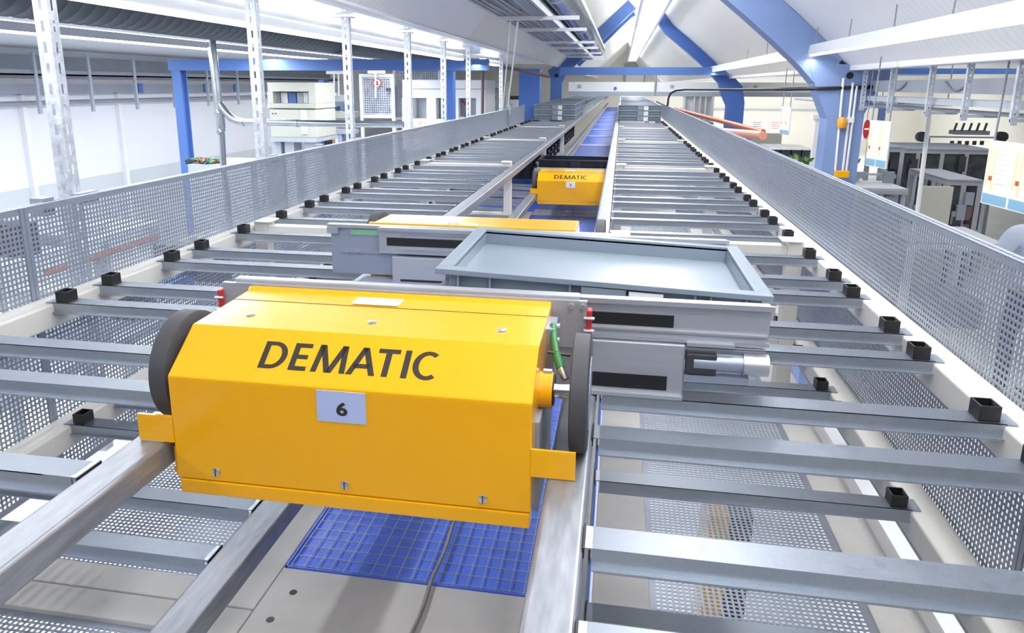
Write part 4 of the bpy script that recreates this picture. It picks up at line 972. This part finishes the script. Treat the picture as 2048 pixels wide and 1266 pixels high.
zt = aty(1950, 487, 8.2).z; b = aty(2016, 488, 8.2); MB().box(b.x - .93, b.x, 8.2, 9.2, zt - .03, zt).build('bench_top', 'mgrey', t); MB().box(b.x - .93, b.x, 8.18, 8.22, zt - .08, zt - .03).build('bench_rail', 'white', t)
for x in (b.x - .90, b.x - .03):
    for y in (8.23, 9.17): MB().box(x - .025, x + .025, y - .025, y + .025, 0, zt - .03).build('bench_leg', 'white', t)
MB().box(b.x - .85, b.x - .1, 8.25, 8.9, .45, .75).build('drawer_unit', 'grey', t)

# ------------------------------------------------------------------ person at the right edge
def skinned(name, verts, edges, radii, m, parent, sub=2):
    me = bpy.data.meshes.new(name); off = Vector(parent['_base']); me.from_pydata([Vector(v) - off for v in verts], edges, [])
    o = bpy.data.objects.new(name, me); COL.objects.link(o); o.parent = parent; me.materials.append(K[m])
    sk = o.modifiers.new('skin', 'SKIN'); sk.use_smooth_shade = True
    for i, r in enumerate(radii): me.skin_vertices[0].data[i].radius = r if isinstance(r, tuple) else (r, r)
    me.skin_vertices[0].data[0].use_root = True
    sb = o.modifiers.new('sub', 'SUBSURF'); sb.levels = sb.render_levels = sub
    return o
sh = aty(2041, 452, 7.4)                     # top of the visible shoulder
px_, py_ = sh.x + .19, 7.4
k_ = sh.z / 1.47                              # body scale
t = thing('person', 'person in a pale blue short-sleeved shirt seen from behind at the right edge', 'person', (px_, py_, 0))
def Q(x, y, z): return (px_ + x * k_, py_ + y * k_, z * k_)
body_v = [Q(0, 0, .95), Q(0, .0, 1.12), Q(0, 0, 1.32), Q(0, .01, 1.43), Q(0, .02, 1.52), Q(0, .04, 1.60), Q(0, .05, 1.70)]
body_e = [(i, i + 1) for i in range(6)]; body_r = [.13, .125, .135, .11, .05, .085, .085]
for s_ in (-1, 1):
    n0 = len(body_v); body_v += [Q(s_ * .10, 0, .88), Q(s_ * .11, .02, .50), Q(s_ * .115, -.02, .09), Q(s_ * .12, .12, .03)]
    body_e += [(0, n0), (n0, n0 + 1), (n0 + 1, n0 + 2), (n0 + 2, n0 + 3)]; body_r += [.09, .06, .042, .038]
    n0 = len(body_v); body_v += [Q(s_ * .18, .0, 1.42), Q(s_ * .24, .04, 1.18), Q(s_ * .20, .26, 1.06), Q(s_ * .19, .33, 1.06)]
    body_e += [(3, n0), (n0, n0 + 1), (n0 + 1, n0 + 2), (n0 + 2, n0 + 3)]; body_r += [.062, .043, .032, .036]
skinned('body', body_v, body_e, body_r, 'skin', t)
sv = [Q(0, 0, .80), Q(0, 0, 1.08), Q(0, 0, 1.32), Q(0, .005, 1.43), Q(0, .012, 1.50)]; se = [(i, i + 1) for i in range(4)]; sr = [(.185, .155), (.175, .15), (.18, .155), (.155, .14), (.085, .085)]
for s_ in (-1, 1):
    n0 = len(sv); sv += [Q(s_ * .19, 0, 1.415), Q(s_ * .24, .03, 1.25)]; se += [(3, n0), (n0, n0 + 1)]; sr += [.092, .085]
skinned('shirt', sv, se, sr, 'shirt', t)
tv = [Q(0, 0, .93), Q(0, 0, 1.04)]; te = [(0, 1)]; tr = [(.17, .135), (.165, .135)]
for s_ in (-1, 1):
    n0 = len(tv); tv += [Q(s_ * .10, 0, .84), Q(s_ * .11, .02, .50), Q(s_ * .115, -.02, .10)]; te += [(0, n0), (n0, n0 + 1), (n0 + 1, n0 + 2)]; tr += [.10, .078, .06]
skinned('trousers', tv, te, tr, 'trousers', t)
for s_ in (-1, 1):
    skinned('shoe', [Q(s_ * .115, -.05, .055), Q(s_ * .118, .06, .045), Q(s_ * .122, .17, .035)], [(0, 1), (1, 2)], [(.05, .05), (.05, .042), (.045, .032)], 'black', t)
skinned('hair', [Q(0, .02, 1.62), Q(0, .025, 1.70), Q(0, .05, 1.76)], [(0, 1), (1, 2)], [.078, .098, .085], 'hair', t)
for s_ in (-1, 1):
    MB().lathe(Q(s_ * .076, .05, 1.645), 'x', [(.02, -.01), (.03, 0), (.02, .01)], 12).build('ear', 'skin', t, smooth=60)
    MB().lathe(Q(s_ * .033, .128, 1.665), 'y', [(.008, 0), (.012, .006), (.006, .01)], 12).build('eye', 'paper', t, smooth=60)
    for f_ in range(5):
        a0 = Vector(Q(s_ * .19 + (f_ - 2) * .016, .35, 1.06)); ln = (.05, .075, .08, .075, .06)[f_] * k_
        if f_ == 0: a0 = Vector(Q(s_ * .19 - s_ * .03, .33, 1.06))
        MB().tube([a0, a0 + Vector((0, ln * .5, -.005)), a0 + Vector((0, ln, -.03))], [.009, .0085, .007], 8).build('finger', 'skin', t, smooth=60)
MB().tube([Q(0, .135, 1.665), Q(0, .158, 1.635), Q(0, .14, 1.625)], [.008, .014, .01], 8).build('nose', 'skin', t, smooth=60)
MB().tube([Q(-.025, .132, 1.598), Q(0, .14, 1.597), Q(.025, .132, 1.598)], [.004, .007, .004], 8).build('mouth', 'orangel', t, smooth=60)

t = thing('lettered_conveyor', 'grey conveyor side with lettering hanging behind the bent white pole', 'conveyor', tuple(aty(1805, 212, 8)))
bp(MB(), 1745, 199, 1905, 212, 8, .12).build('side_panel', 'mgrey', t); letters('lettering', 'DEMATIC', aty(1797, 208, 7.995), (1, 0, 0), (0, 0, 1), .2, .038, 'ink', t)
for px in (1752, 1895): q = aty(px, 205, 8.05); MB().cyl((q.x, 8.05, q.z), (q.x, 8.05, 3.745), .006, 6).build('hanger_rod', 'grey', t)

# things under and behind the racking, seen through the perforated sheets
q = atz(1432, 1000, 1.55)
tag(MB().box(q.x - .035, q.x + .035, q.y - .10, q.y + .12, 0, 1.55).build('yellow_pillar', 'yellow'), 'yellow pillar under the right bay, showing through the perforated deck', 'pillar')
tag(MB().box(q.x + .05, q.x + .13, q.y - .02, q.y + .12, 0, 1.5).build('dark_pillar', 'dark'), 'dark pillar beside the yellow one under the right bay', 'pillar')
for i, (x0, y0, n) in enumerate(((-3.4, 2.2, 9), (-5.4, 2.6, 8))):
    t = thing('assembly_bench', ('nearer', 'farther')[i] + ' grey assembly bench with dark equipment, seen through the left fence', 'bench', (x0 + .3, y0 + 2, 0))
    MB().box(x0, x0 + .7, y0, y0 + 4.2, 1.55, 1.60).build('bench_top', 'mgrey', t)
    for x in (x0 + .05, x0 + .65):
        for y in (y0 + .1, y0 + 2.1, y0 + 4.1): MB().box(x - .03, x + .03, y - .03, y + .03, 0, 1.55).build('bench_leg', 'alu', t)
    rs = random.Random(i + 5)
    for k in range(n):
        y = y0 + .2 + k * .45; h = rs.uniform(.08, .32); MB().box(x0 + rs.uniform(.05, .2), x0 + rs.uniform(.4, .65), y, y + rs.uniform(.12, .34), 1.60, 1.60 + h).build('equipment_box', ['dark', 'grey', 'mgrey', 'dark', 'blued'][k % 5], t, bevel=.006)
    if i == 0: MB().cyl((x0 + .3, y0 + 1.2, 1.98), (x0 + .3, y0 + 2.2, 1.98), .02, 10).build('orange_bar', 'orange', t); MB().box(x0 + .28, x0 + .32, y0 + 1.6, y0 + 1.66, 1.6, 1.97).build('bar_stand', 'grey', t)
